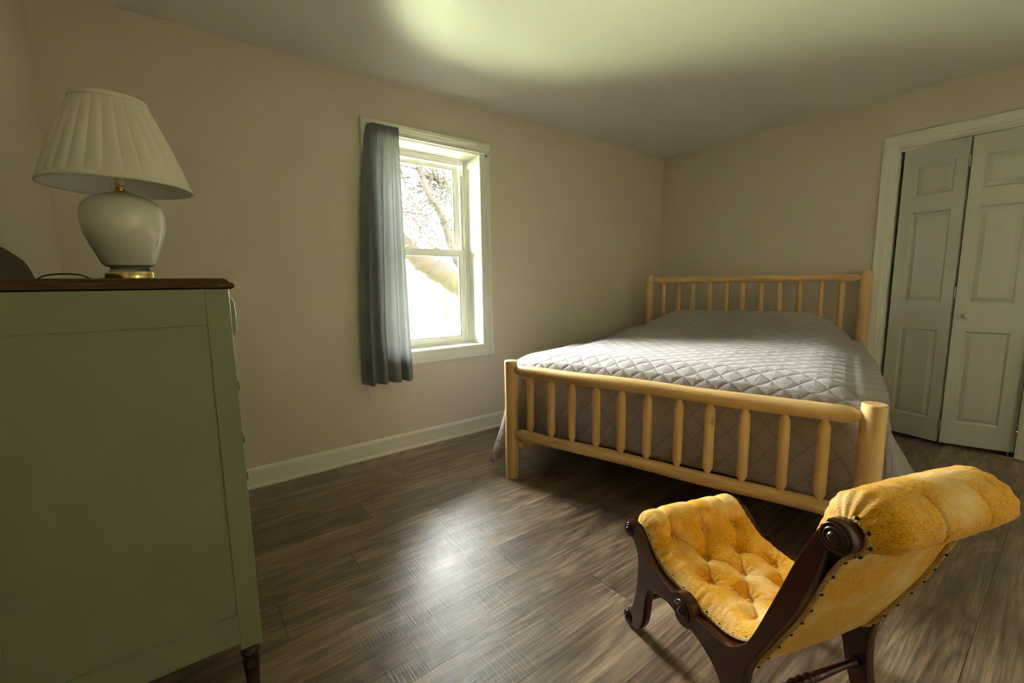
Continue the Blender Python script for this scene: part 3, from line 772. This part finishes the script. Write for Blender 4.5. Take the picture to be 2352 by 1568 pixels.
for i in range(NA+1):
    a = A0+(A1-A0)*i/NA; r_ = []; ur = []
    for j in range(NB+1):
        c = C0+(C1-C0)*j/NB
        # rounded quilt corners
        aa, cc_ = a, c
        ea = max(0, U0-a); eb = max(0, V0-c, c-V1)
        os_ = OS_L if c < V0 else OS_R
        if ea > 0 and eb > 0:
            nn = sqrt((ea/OF)**2+(eb/os_)**2)
            lim = 1.26 if c < V0 else 0.80
            if nn > lim:
                f_ = lim/nn; aa = U0-ea*f_; cc_ = (V0-eb*f_) if c < V0 else (V1+eb*f_)
        p = quilt_pt(aa, cc_)
        if a > U1-0.03: p.z -= (a-U1+0.03)*0.8
        r_.append(BLc(p.x, p.y, max(p.z, 0.02))); ur.append((aa, cc_))
    rows.append(r_); uvr.append(ur)
b = MB(); b.grid(rows)
me = bpy.data.meshes.new('quilt'); me.from_pydata([tuple(v) for v in b.v], [], b.f)
lay = me.uv_layers.new(name='quilt'); fl_ = [q for r_ in uvr for q in r_]
for lp in me.loops: lay.data[lp.index].uv = fl_[lp.vertex_index]
ql = bpy.data.objects.new('quilt', me); COL.objects.link(ql); me.materials.append(M['quilt'])
for p in me.polygons: p.use_smooth = True
ql.location = (BX, BY, 0); ql.rotation_euler = (0, 0, BTH)
sd = ql.modifiers.new('thickness', 'SOLIDIFY'); sd.thickness = 0.010; sd.offset = -1
ql['label'] = 'grey diamond-quilted bedspread draped over the log bed'; ql['category'] = 'bedspread'

# ------------------------------------------------------------ dresser
DX0, DX1, DYN, DYF = -0.385, 0.100, 1.25, 2.17
DT0, DT1 = 1.152, 1.178; DB = 0.235
dr = thing('dresser', 'tall sage green dresser with dark wood top and turned legs', 'dresser', (0, 0, 0))
# side panels (stiles, rails and recessed field)
def side(yout, yin):
    sgn = 1 if yin > yout else -1
    b = MB()
    b.box(DX1-0.048, DX1, *sorted((yout, yout+sgn*0.022)), DB, DT0); b.build('stile', M['green'], dr, bevel=0.0015)
    b = MB(); b.box(DX0, DX0+0.050, *sorted((yout, yout+sgn*0.022)), DB, DT0); b.build('stile', M['green'], dr, bevel=0.0015)
    b = MB(); b.box(DX0+0.050, DX1-0.048, *sorted((yout+sgn*0.003, yout+sgn*0.022)), DT0-0.082, DT0); b.build('side_rail', M['green'], dr, bevel=0.001)
    b = MB()
    xs_ = [DX0+0.050, DX1-0.048]
    pts_ = [(xs_[0], DB+0.012), (xs_[1], DB+0.030)]
    n_ = 12; poly = [(xs_[0]+(xs_[1]-xs_[0])*i/n_, DB+0.022-0.016*sin(pi*i/n_)*0-0.0) for i in range(n_+1)]+[(xs_[1], DB+0.100), (xs_[0], DB+0.100)]
    b.prism(poly, yout+sgn*0.003, yout+sgn*0.022, lambda a, c, d_: Vector((a, d_, c))); b.build('side_rail', M['green'], dr, bevel=0.001)
    b = MB(); b.box(DX0+0.045, DX1-0.043, *sorted((yout+sgn*0.009, yout+sgn*0.018)), DB+0.09, DT0-0.07); b.build('side_panel', M['green'], dr)
side(DYN, 1); side(DYF, 0)
b = MB(); b.box(DX0, DX0+0.010, DYN+0.02, DYF-0.02, DB+0.03, DT0); b.build('back_panel', M['green'], dr)
b = MB(); b.box(DX0+0.01, DX1-0.02, DYN+0.022, DYF-0.022, DB+0.03, DB+0.045); b.build('bottom_panel', M['green'], dr)
b = MB()
dz = [DB+0.045, 0.480, 0.700, 0.865, 1.030, DT0-0.006]
for z in dz: b.box(DX1-0.022, DX1-0.002, DYN+0.022, DYF-0.022, z-0.010 if z > 0.3 else z-0.02, z+0.006)
b.build('front_rail', M['green'], dr)
# moulded top, slightly overhanging
b = MB()
tp = [(0.0, 0.0), (0.006, 0.0), (0.012, 0.004), (0.013, 0.009), (0.010, 0.014), (0.004, 0.016), (0.002, 0.019), (-0.002, 0.0235), (-0.008, 0.026)]
x0, x1, y0, y1 = DX0+0.002, DX1, DYN, DYF
rows = [[Vector((x0, y0-o_, DT0+h_)), Vector((x1+o_*1.05, y0-o_, DT0+h_)), Vector((x1+o_*1.05, y1+o_, DT0+h_)), Vector((x0, y1+o_, DT0+h_))] for o_, h_ in tp]
b.grid(rows, closed=True); b.add(rows[-1], [(0, 1, 2, 3)]); b.add(rows[0], [(0, 1, 2, 3)])
b.build('dresser_top', M['mahogtop'], dr)
# gallery board along the back of the top
poly = [(1.30, 0.0), (2.077, 0.0), (2.070, 0.010), (2.045, 0.024), (2.026, 0.038), (1.99, 0.055), (1.945, 0.068), (1.87, 0.079), (1.81, 0.087), (1.70, 0.098), (1.55, 0.112), (1.40, 0.10), (1.30, 0.06)]
b = MB(); b.prism(poly, -0.372, -0.354, lambda a, c, d_: Vector((d_, a, DT1+c))); b.build('backboard', M['board'], dr, bevel=0.002)
# drawers on the front
for i in range(5):
    z0, z1 = dz[i]+0.008, dz[i+1]-0.012
    if i == 4:
        b = MB(); n_ = 24; prof = []
        for side_ in (0,):
            pass
        yA, yB = DYN+0.030, DYF-0.030
        rows = []
        for j in range(n_+1):
            yy = yA+(yB-yA)*j/n_; s_ = j/n_
            xo = DX1+0.0135+0.004*sin(pi*s_)
            rows.append([Vector((DX1-0.02, yy, z0)), Vector((xo-0.004, yy, z0)), Vector((xo, yy, z0+0.012)), Vector((xo+0.001, yy, (z0+z1)/2)), Vector((xo, yy, z1-0.014)), Vector((xo-0.008, yy, z1)), Vector((DX1-0.02, yy, z1))])
        b.grid(rows, closed=True); b.f.append(list(range(7))); k_ = len(b.v)-7; b.f.append([k_+q for q in range(7)])
        dw = b.build('drawer', M['green'], dr, bevel=0.002)
    else:
        dw = MB().box(DX1-0.02, DX1-0.001, DYN+0.026, DYF-0.026, z0, z1).build('drawer', M['green'], dr, bevel=0.002)
    zc = (z0+z1)/2
    if i in (3, 2, 1, 0):
        zc = {3: 0.905, 2: 0.76, 1: 0.655, 0: 0.37}[i]
    for yy in (DYN+0.115, DYF-0.115):
        if i == 4: continue
        xo = DX1+(0.017 if i == 4 else 0.0)
        b = MB(); b.box(xo-0.002, xo+0.0015, yy-0.038, yy+0.038, zc-0.012, zc+0.012)
        for q in (-0.028, 0.028): b.tube([(xo, yy+q, zc+0.004), (xo+0.010, yy+q, zc+0.004)], 0.003, 8)
        b.tube([(xo+0.009, yy-0.028, zc+0.004), (xo+0.0105, yy-0.026, zc-0.016), (xo+0.011, yy-0.010, zc-0.021), (xo+0.011, yy+0.010, zc-0.021), (xo+0.0105, yy+0.026, zc-0.016), (xo+0.009, yy+0.028, zc+0.004)], 0.0024, 8)
        b.build('drawer_pull', M['oldbrass'], dw)
# turned legs
lp_ = [(0.010, 0.0), (0.0125, 0.004), (0.011, 0.012), (0.0135, 0.05), (0.0165, 0.115), (0.0195, 0.155), (0.0205, 0.165), (0.0165, 0.173), (0.0185, 0.181), (0.0225, 0.188), (0.0225, 0.196), (0.0175, 0.205), (0.0165, 0.212), (0.0200, 0.222), (0.0215, 0.232), (0.0215, DB+0.002)]
for lx, ly in ((DX1-0.026, DYN+0.026), (DX1-0.026, DYF-0.026), (DX0+0.026, DYN+0.026), (DX0+0.026, DYF-0.026)):
    MB().lathe(lp_, 24, Matrix.Translation((lx, ly, 0))).build('leg', M['leg'], dr, smooth=True)

# ------------------------------------------------------------ table lamp
LX, LY = -0.101, 1.75
lamp = thing('table_lamp', 'white glass table lamp with pleated cream shade standing on the green dresser', 'lamp', (LX, LY, DT1+0.0005))
MB().lathe([(0.0001, 0.0), (0.059, 0.0), (0.060, 0.003), (0.060, 0.022), (0.058, 0.026), (0.0001, 0.0262)], 48).build('lamp_base', M['brass'], lamp, smooth='auto')
MB().lathe([(0.0001, 0.0262), (0.050, 0.0262), (0.049, 0.032), (0.044, 0.036), (0.046, 0.040), (0.058, 0.044), (0.0001, 0.0445)], 48).build('glass_foot', M['clear'], lamp, smooth='auto')
bp2 = [(0.052, 0.044), (0.060, 0.047), (0.066, 0.060), (0.077, 0.088), (0.089, 0.120), (0.097, 0.150), (0.0995, 0.175), (0.098, 0.196), (0.091, 0.216), (0.077, 0.233), (0.055, 0.246), (0.034, 0.252), (0.022, 0.254)]
bp3 = [(p.x, p.y) for p in catmull([(r, z, 0) for r, z in bp2], 4)]
n_ = 72; vs = []; fs = []; uvv = []
arcl = 0; prev = None
for i, (r, z) in enumerate(bp3):
    if prev: arcl += sqrt((r-prev[0])**2+(z-prev[1])**2)
    prev = (r, z)
    for j in range(n_+1):
        vs.append((r*cos(2*pi*j/n_), r*sin(2*pi*j/n_), z)); uvv.append((j/n_, arcl/0.30))
for i in range(len(bp3)-1):
    for j in range(n_): fs.append((i*(n_+1)+j, i*(n_+1)+j+1, (i+1)*(n_+1)+j+1, (i+1)*(n_+1)+j))
me = bpy.data.meshes.new('lamp_body'); me.from_pydata(vs, [], fs); lay = me.uv_layers.new(name='wrap')
for l_ in me.loops: lay.data[l_.index].uv = uvv[l_.vertex_index]
link('lamp_body', me, M['lattice'], lamp, smooth=True)
MB().tube([(0, 0, 0.044), (0, 0, 0.256)], 0.006, 12).build('centre_rod', M['steel'], lamp, smooth='auto')
MB().lathe([(0.0001, 0.253), (0.026, 0.253), (0.0255, 0.256), (0.014, 0.262), (0.010, 0.268), (0.013, 0.271), (0.013, 0.275), (0.008, 0.277), (0.0001, 0.277)], 32).build('neck_cap', M['brass'], lamp, smooth='auto')
MB().lathe([(0.0001, 0.276), (0.0095, 0.276), (0.0095, 0.340), (0.013, 0.342), (0.013, 0.352), (0.0001, 0.352)], 20).build('socket', M['candle'], lamp, smooth='auto')
b = MB(); hp = catmull([(0.012, 0, 0.345), (0.050, 0, 0.375), (0.058, 0, 0.42), (0.045, 0, 0.49), (0.010, 0, 0.512)], 5)
b.tube(hp, 0.0016, 8); b.tube([Vector((-p.x, 0, p.z)) for p in hp], 0.0016, 8); b.build('harp', M['brass'], lamp, smooth=True)
# shade: shallow box pleats in fabric over a smooth liner
SZ0, SZ1, SR0, SR1 = 0.268, 0.512, 0.171, 0.080
NPL = 26; per = 14; n_ = NPL*per
rows = []; random.seed(5)
offs = [random.uniform(-0.25, 0.25) for _ in range(NPL)]; dep = [random.uniform(0.6, 1.35) for _ in range(NPL)]
for i in range(15):
    t_ = i/14; z = SZ0+(SZ1-SZ0)*t_; r0 = SR0+(SR1-SR0)*t_; r_ = []
    env = sin(pi*min(1, max(0, (t_-0.02)/0.96)))**0.5
    for j in range(n_):
        kpl, fr_ = divmod(j, per); x_ = fr_/per
        saw_ = (x_/0.82 if x_ < 0.82 else (1-x_)/0.18)          # a soft lip: knife pleat
        h_ = 0.0065*saw_*dep[kpl]*env*(0.6+0.4*(1-t_))
        bulge = 0.0035*sin(pi*x_)*env
        an = 2*pi*j/n_+0.05*offs[kpl]*sin(pi*t_)*sin(pi*x_)
        rr = r0+h_+bulge
        r_.append(Vector((rr*cos(an), rr*sin(an), z)))
    rows.append(r_)
b = MB(); b.grid(rows, closed=True); sh = b.build('lamp_shade', M['shade'], lamp, smooth='auto')
for z, r in ((SZ0, SR0), (SZ1, SR1)):
    sg = 1 if z == SZ0 else -1
    sl = (SR0-SR1)/(SZ1-SZ0)
    w_ = 0.013
    b = MB(); b.lathe([(r-0.001, z), (r+0.0045, z), (r+0.0050-sg*sl*w_/2, z+sg*w_/2), (r+0.0040-sg*sl*w_, z+sg*w_), (r-0.001-sg*sl*w_, z+sg*w_)], 96, cap=False); b.build('shade_binding', M['shade'], sh, smooth=True)
b = MB(); b.lathe([(SR0-0.002, SZ0+0.001), (SR1-0.002, SZ1-0.001)], 96, cap=False); b.build('shade_liner', M['liner'], sh, smooth=True)
b = MB()
for q in range(3):
    b.tube([(0, 0, SZ1-0.002), ((SR1-0.002)*cos(q*2.094), (SR1-0.002)*sin(q*2.094), SZ1-0.004)], 0.0015, 6)
b.build('shade_spider', M['brass'], sh)
cpts = [(-0.055, 0.02, 0.008), (-0.085, 0.06, 0.004), (-0.115, 0.16, 0.010), (-0.155, 0.26, 0.022), (-0.200, 0.31, 0.028), (-0.237, 0.335, 0.028), (-0.262, 0.345, 0.020), (-0.284, 0.36, 0.004), (-0.290, 0.40, -0.2), (-0.292, 0.43, -0.5)]
cpts = [(-0.058, 0.00, 0.008), (-0.085, 0.03, 0.006), (-0.105, 0.10, 0.012), (-0.140, 0.20, 0.024), (-0.185, 0.285, 0.028), (-0.225, 0.335, 0.026), (-0.250, 0.36, 0.018), (-0.262, 0.385, 0.009), (-0.268, 0.41, 0.006)]
MB().tube(catmull(cpts, 6), 0.0026, 8).build('power_cord', M['cord'], lamp, smooth=True)

# ------------------------------------------------------------ gold slipper chair
CA = radians(-19.0)
CB = Vector((1.122, 0.830, 0.0))
# local axes: x across (near side -> far side), y towards the front, z up
chair = thing('slipper_chair', 'low gold tufted slipper chair with dark scrolled wooden side frames', 'chair', tuple(CB), CA)
CW, CT = 0.460, 0.030
def circ(cx, cz, r, a0, a1, n):
    return [(cx+r*cos(radians(a0+(a1-a0)*i/n)), cz+r*sin(radians(a0+(a1-a0)*i/n))) for i in range(n+1)]
outline = []
outline += circ(0.026, 0.341, 0.028, -35, 150, 14)                      # front scroll
topc = catmull([(-0.004, 0.360, 0), (-0.032, 0.338, 0), (-0.078, 0.296, 0), (-0.130, 0.275, 0), (-0.188, 0.268, 0)], 4)
outline += [(p.x, p.y) for p in topc]
outline += circ(-0.236, 0.243, 0.047, 40, 140, 8)                        # boss lobe
topc = catmull([(-0.278, 0.258, 0), (-0.330, 0.262, 0), (-0.380, 0.266, 0), (-0.412, 0.283, 0), (-0.445, 0.320, 0), (-0.469, 0.368, 0), (-0.497, 0.443, 0), (-0.526, 0.523, 0), (-0.548, 0.585, 0), (-0.568, 0.635, 0), (-0.588, 0.680, 0), (-0.603, 0.704, 0)], 3)
outline += [(p.x, p.y) for p in topc]
outline += circ(-0.624, 0.688, 0.032, 60, 290, 16)                       # back scroll
bk = catmull([(-0.607, 0.648, 0), (-0.599, 0.615, 0), (-0.589, 0.578, 0), (-0.576, 0.535, 0), (-0.562, 0.494, 0), (-0.543, 0.450, 0), (-0.517, 0.396, 0), (-0.486, 0.330, 0), (-0.462, 0.280, 0), (-0.449, 0.235, 0), (-0.445, 0.190, 0), (-0.446, 0.140, 0), (-0.451, 0.095, 0), (-0.462, 0.050, 0), (-0.478, 0.018, 0), (-0.490, 0.0, 0)], 3)
outline += [(p.x, p.y) for p in bk]
outline += [(-0.430, 0.0)]
fr_ = catmull([(-0.424, 0.010, 0), (-0.412, 0.040, 0), (-0.396, 0.085, 0), (-0.386, 0.125, 0), (-0.378, 0.158, 0), (-0.355, 0.182, 0), (-0.325, 0.199, 0), (-0.292, 0.210, 0), (-0.272, 0.212, 0)], 3)
outline += [(p.x, p.y) for p in fr_]
outline += circ(-0.236, 0.243, 0.045, 235, 300, 6)
un = catmull([(-0.205, 0.218, 0), (-0.175, 0.222, 0), (-0.145, 0.216, 0), (-0.112, 0.211, 0), (-0.090, 0.203, 0), (-0.077, 0.180, 0), (-0.068, 0.140, 0), (-0.064, 0.100, 0), (-0.056, 0.060, 0), (-0.040, 0.028, 0), (-0.018, 0.006, 0)], 3)
outline += [(p.x, p.y) for p in un]
outline += circ(0.022, 0.025, 0.025, 245, 435, 14)                       # foot scroll
fe = catmull([(0.008, 0.062, 0), (-0.006, 0.100, 0), (-0.019, 0.155, 0), (-0.026, 0.210, 0), (-0.026, 0.260, 0), (-0.016, 0.295, 0), (0.006, 0.318, 0), (0.030, 0.3155, 0)], 3)
outline += [(p.x, p.y) for p in fe]
# drop duplicates
ol = []
for p in outline:
    if not ol or (Vector(p)-Vector(ol[-1])).length > 0.0015: ol.append(p)
from mathutils.geometry import tessellate_polygon
def side_frame(x0, x1):
    n = len(ol); vs = [Vector((x0, a, c)) for a, c in ol]+[Vector((x1, a, c)) for a, c in ol]
    tri_ = tessellate_polygon([[Vector((a, c, 0)) for a, c in ol]])
    fs = [tuple(t_) for t_ in tri_]+[tuple(n+i for i in t_)[::-1] for t_ in tri_]+[(i, (i+1) % n, n+(i+1) % n, n+i) for i in range(n)]
    b = MB(); b.add(vs, fs); o = b.build('side_frame', M['mahog'], chair)
    bm = bmesh.new(); bm.from_mesh(o.data)
    bmesh.ops.dissolve_limit(bm, angle_limit=radians(1), verts=bm.verts, edges=[e for e in bm.edges if len(e.link_faces) == 2 and abs(e.link_faces[0].normal.x) > 0.9 and abs(e.link_faces[1].normal.x) > 0.9])
    bm.to_mesh(o.data); bm.free()
    bv = o.modifiers.new('bevel', 'BEVEL'); bv.width = 0.0022; bv.segments = 2; bv.limit_method = 'ANGLE'; bv.angle_limit = radians(60)
    for p in o.data.polygons: p.use_smooth = abs(p.normal.x) < 0.5
    o.modifiers.new('edge', 'EDGE_SPLIT').split_angle = radians(40)
    return o
ROS = [(0.0001, 0.0), (1.0, 0.0), (1.0, 0.0025), (0.90, 0.0045), (0.80, 0.0030), (0.72, 0.0030), (0.66, 0.0060), (0.56, 0.0070), (0.48, 0.0045), (0.40, 0.0045), (0.34, 0.0085), (0.22, 0.0105), (0.10, 0.0110), (0.0001, 0.0110)]
for x0, x1, sgn in ((0.0, CT, -1), (CW-CT, CW, 1)):
    sf = side_frame(x0, x1)
    for (cy_, cz_, r_) in ((0.026, 0.341, 0.0225), (0.022, 0.026, 0.0215), (-0.236, 0.243, 0.030), (-0.624, 0.688, 0.0275)):
        xx = x0 if sgn < 0 else x1
        Mr = Matrix.Translation((xx, cy_, cz_)) @ Matrix.Rotation(radians(90*sgn), 4, 'Y')
        MB().lathe([(a*r_, c) for a, c in ROS], 32, Mr).build('rosette', M['mahog'], sf, smooth=True)
# turned stretchers
def stretcher(yc, zc):
    k_ = CW-2*CT; pr_ = [(0.0, .0135), (.012, .0135), (.018, .009), (.03, .0085), (.10, .0105), (.15, .0125), (.162, .010), (.166, .0145), (.174, .0160), (.182, .0145), (.187, .010), (.193, .0145), (.200, .0165), (.207, .0145), (.213, .010), (.218, .0145), (.226, .0160), (.234, .0145), (.238, .010), (.25, .0125), (.30, .0105), (.37, .0085), (.382, .009), (.388, .0135), (.40, .0135)]
    Ms = Matrix.Translation((CT, yc, zc)) @ Matrix.Rotation(radians(90), 4, 'Y')
    MB().lathe([(r, z*k_/0.40) for z, r in pr_], 20, Ms).build('stretcher', M['mahog'], chair, smooth=True)
stretcher(-0.420, 0.118); stretcher(-0.040, 0.130)

# upholstery: closed profile swept across with tufting
prof = [(0.020, 0.300), (0.046, 0.335), (0.050, 0.365), (0.034, 0.392), (0.004, 0.402), (-0.030, 0.392), (-0.065, 0.362), (-0.110, 0.332), (-0.170, 0.316), (-0.240, 0.308), (-0.310, 0.304), (-0.365, 0.310), (-0.408, 0.334),
        (-0.440, 0.378), (-0.468, 0.440), (-0.500, 0.520), (-0.530, 0.595), (-0.550, 0.655), (-0.560, 0.700), (-0.575, 0.736), (-0.607, 0.760), (-0.640, 0.764), (-0.675, 0.752), (-0.698, 0.726), (-0.700, 0.697), (-0.682, 0.672), (-0.652, 0.657), (-0.622, 0.636)]
profc = [(p.x, p.y) for p in catmull([(a, c, 0) for a, c in prof], 7)]
S = [0.0]
for i in range(1, len(profc)): S.append(S[-1]+sqrt((profc[i][0]-profc[i-1][0])**2+(profc[i][1]-profc[i-1][1])**2))
def s_of(y_, z_):
    return min(range(len(profc)), key=lambda i: (profc[i][0]-y_)**2+(profc[i][1]-z_)**2)
XW = CW-2*CT
# rows of buttons by arc length: 3,2,3,2,3 ...
s_front = S[s_of(-0.072, 0.357)]; s_last = S[s_of(-0.556, 0.68)]
NR = 10; step = (s_last-s_front)/(NR-1)
buttons = []
for r_ in range(NR):
    s_ = s_front+step*r_
    xs_ = (0.20, 0.50, 0.80) if r_ % 2 == 0 else (0.34, 0.66)
    for x_ in xs_: buttons.append((x_*XW, s_, r_))
segs = []
for i_, (xa_, sa_, ra_) in enumerate(buttons):
    for (xb_, sb_, rb_) in buttons:
        if rb_ == ra_+1 and abs(xb_-xa_) < 0.2*XW: segs.append((xa_, sa_, xb_, sb_))
Sroll0 = S[s_of(0.046, 0.335)]; Send = S[-1]
for x_ in (0.20, 0.50, 0.80): segs.append((x_*XW, s_front, x_*XW, Sroll0))
for x_ in (0.34, 0.66): segs.append((x_*XW, s_front+step*(NR-1), x_*XW, Send-0.03))
def dseg(px, ps, sg):
    ax, as_, bx, bs = sg; dx, ds = bx-ax, bs-as_; t_ = max(0, min(1, ((px-ax)*dx+(ps-as_)*ds)/(dx*dx+ds*ds))); return sqrt((px-ax-dx*t_)**2+(ps-as_-ds*t_)**2)
NX = 120
# resample profile
NS = 380; rs_ = []
j = 0
for i in range(NS+1):
    s_ = Send*i/NS
    while j < len(S)-2 and S[j+1] < s_: j += 1
    f_ = (s_-S[j])/(S[j+1]-S[j]); rs_.append((s_, profc[j][0]+(profc[j+1][0]-profc[j][0])*f_, profc[j][1]+(profc[j+1][1]-profc[j][1])*f_))
s_rollA = S[s_of(-0.552, 0.665)]
rows = []
def nrm2(i):
    a = rs_[max(0, i-2)]; c = rs_[min(NS, i+2)]; dy, dz_ = c[1]-a[1], c[2]-a[2]; l_ = sqrt(dy*dy+dz_*dz_)+1e-9
    return (dz_/l_, -dy/l_)      # outward (up / forward)
for i, (s_, y_, z_) in enumerate(rs_):
    ny, nz = nrm2(i); ny, nz = -ny*-1, nz*1
    r_ = []
    roll = max(0, min(1, (s_-s_rollA)/0.05)) if s_ > s_rollA else 0
    froll = max(0, 1-s_/0.13)
    for q in range(NX+1):
        x_ = XW*q/NX; ex = min(x_, XW-x_)
        h_ = 0.0
        # side edge turned down to the frames
        edge = 1-min(1, ex/0.040); h_ -= 0.036*edge**2.0*(1-roll)*(1-0.45*froll)
        puff = 0.004*sin(pi*x_/XW)
        d1 = 9; da = 0
        for bx, bs, _ in buttons:
            dd = sqrt((x_-bx)**2+(s_-bs)**2)
            if dd < 0.10 and dd < d1: d1 = dd; da = math.atan2(s_-bs, x_-bx)
        if d1 < 9: h_ -= 0.026*exp(-(d1/0.0090)**2)+0.016*exp(-(d1/0.032)**2)-0.0022*sin(da*9+bx*50)*exp(-((d1-0.018)/0.014)**2)
        d2 = min(dseg(x_, s_, sg) for sg in segs)
        cf = 1.0 if s_ < s_front or s_ > s_rollA else 0.6+0.5*exp(-(d1/0.05)**2)
        h_ -= (0.0048*exp(-(d2/0.0030)**2)+(0.0042-0.0028*max(roll, froll))*exp(-(d2/0.014)**2))*cf
        # gathers near the sides
        wv_ = noise.noise(Vector((x_*8, s_*75, 1.3)))*0.004*exp(-(ex/0.05)**2)*(1-roll)
        wr = noise.noise(Vector((x_*38, s_*38, 5)))*0.0012+noise.noise(Vector((x_*12, s_*14, 9)))*(0.0030-0.0020*roll)
        h_ += puff+wv_+wr
        yy, zz = y_+ny*h_, z_+nz*h_
        xx = x_
        if roll > 0:
            cy_, cz_ = -0.628, 0.690
            # the roll swells past the frame and its ends are gathered to the scrolls
            xn = x_/XW*2-1
            shrink = 1-(0.62*max(0, (abs(xn)-0.76)/0.24)**2.2)*roll
            an = math.atan2(zz-cz_, yy-cy_)
            gat = 1+0.055*roll*sin(an*17)*max(0, (abs(xn)-0.72)/0.28)
            yy = cy_+(yy-cy_)*shrink*gat; zz = cz_+(zz-cz_)*shrink*gat
            if xn > 0: xx = x_-0.006*roll*max(0, xn)**2
        r_.append(Vector((CT+xx, yy, zz)))
    rows.append(r_)
b = MB(); b.grid(rows)
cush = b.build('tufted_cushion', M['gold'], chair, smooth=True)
# outside back and underside, taut fabric
bp_l = [(-0.640, 0.655), (-0.622, 0.636), (-0.606, 0.604), (-0.588, 0.560), (-0.567, 0.500), (-0.546, 0.448), (-0.519, 0.392), (-0.487, 0.327), (-0.460, 0.275), (-0.442, 0.246), (-0.41, 0.232), (-0.34, 0.236), (-0.24, 0.246), (-0.12, 0.252), (-0.05, 0.262), (0.0, 0.285), (0.022, 0.302)]
bc = [(p.x, p.y) for p in catmull([(a, c, 0) for a, c in bp_l], 5)]
rows = []
for i, (y_, z_) in enumerate(bc):
    r_ = []
    for q in range(41):
        x_ = XW*q/40; t_ = i/len(bc); sag = 0.010*sin(pi*x_/XW)*sin(pi*min(1, t_*1.6))
        r_.append(Vector((CT+x_, y_-sag*0.8+0.004, z_-sag*0.5)))
    rows.append(r_)
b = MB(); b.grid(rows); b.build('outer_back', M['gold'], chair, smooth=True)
# buttons
for bx, bs, r_ in buttons:
    i = min(range(NS+1), key=lambda q: abs(rs_[q][0]-bs)); ny, nz = nrm2(i)
    c = Vector((CT+bx, rs_[i][1]-ny*0.027, rs_[i][2]-nz*0.027)); Nn = Vector((0, ny, nz))
    Mb = Matrix.Translation(c) @ Nn.to_track_quat('Z', 'Y').to_matrix().to_4x4()
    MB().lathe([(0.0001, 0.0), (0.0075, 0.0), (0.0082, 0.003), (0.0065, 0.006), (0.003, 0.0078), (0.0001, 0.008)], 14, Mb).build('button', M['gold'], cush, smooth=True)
# gimp braid and nails
def edge_pts(kind):
    if kind == 'inside':
        pts = [(rs_[i][1], rs_[i][2], nrm2(i)) for i in range(int(NS*0.03), NS) if rs_[i][0] < s_rollA]
    else:
        pts = []
        for i in range(1, len(bc)-1):
            if bc[i][1] < 0.25 and bc[i][0] > -0.43: break
            dy, dz_ = bc[i+1][0]-bc[i-1][0], bc[i+1][1]-bc[i-1][1]; l_ = sqrt(dy*dy+dz_*dz_); pts.append((bc[i][0], bc[i][1], (dz_/l_, -dy/l_)))
    return pts
for xx, sg in ((CT, 1), (CW-CT, -1)):
    for kind in ('inside', 'outside'):
        pts = edge_pts(kind); off = -0.0345 if kind == 'inside' else 0.001
        P3 = [Vector((xx+sg*0.006, y_+n_[0]*off, z_+n_[1]*off)) for y_, z_, n_ in pts]
        b = MB(); b.grid([[p+Vector((sg*-0.0065, 0, 0))-Vector((0, n_[0], n_[1]))*0.003, p+Vector((sg*-0.005, n_[0]*0.0035, n_[1]*0.0035)), p+Vector((0, n_[0]*0.0045+0.0012*sin(i*2.4), n_[1]*0.0045)), p+Vector((sg*(0.005+0.001*sin(i*1.9)), n_[0]*0.003, n_[1]*0.003)), p+Vector((sg*0.0065, -n_[0]*0.003, -n_[1]*0.003))] for i, (p, (_, _, n_)) in enumerate(zip(P3, pts))])
        b.build('gimp_trim', M['gimp'], chair, smooth=True)
        acc = 0.02; prevp = P3[0]; want = 0.044
        for p, (_, _, n_) in zip(P3, pts):
            acc += (p-prevp).length; prevp = p
            if acc >= want:
                acc = 0
                Mn = Matrix.Translation(p+Vector((0, n_[0], n_[1]))*0.0030) @ Vector((0, n_[0], n_[1])).to_track_quat('Z', 'Y').to_matrix().to_4x4()
                MB().lathe([(0.0001, 0), (0.0046, 0), (0.0042, 0.002), (0.0025, 0.0034), (0.0001, 0.0038)], 10, Mn).build('upholstery_nail', M['nail'], chair, smooth=True)
    # ring of nails and gimp round the top scroll
    cy_, cz_ = -0.624, 0.688
    ring_ = [(cy_+0.036*cos(radians(a)), cz_+0.036*sin(radians(a))) for a in range(100, 301, 8)]
    b = MB(); b.tube([(xx+sg*0.004, y_, z_) for y_, z_ in ring_], 0.0042, 8); b.build('gimp_trim', M['gimp'], chair, smooth=True)
    for a in (110, 150, 190, 232, 274):
        c = Vector((xx+sg*0.003, cy_+0.0395*cos(radians(a)), cz_+0.0395*sin(radians(a)))); nn = Vector((0, cos(radians(a)), sin(radians(a))))
        Mn = Matrix.Translation(c) @ nn.to_track_quat('Z', 'Y').to_matrix().to_4x4()
        MB().lathe([(0.0001, 0), (0.0046, 0), (0.0042, 0.002), (0.0025, 0.0034), (0.0001, 0.0038)], 10, Mn).build('upholstery_nail', M['nail'], chair, smooth=True)
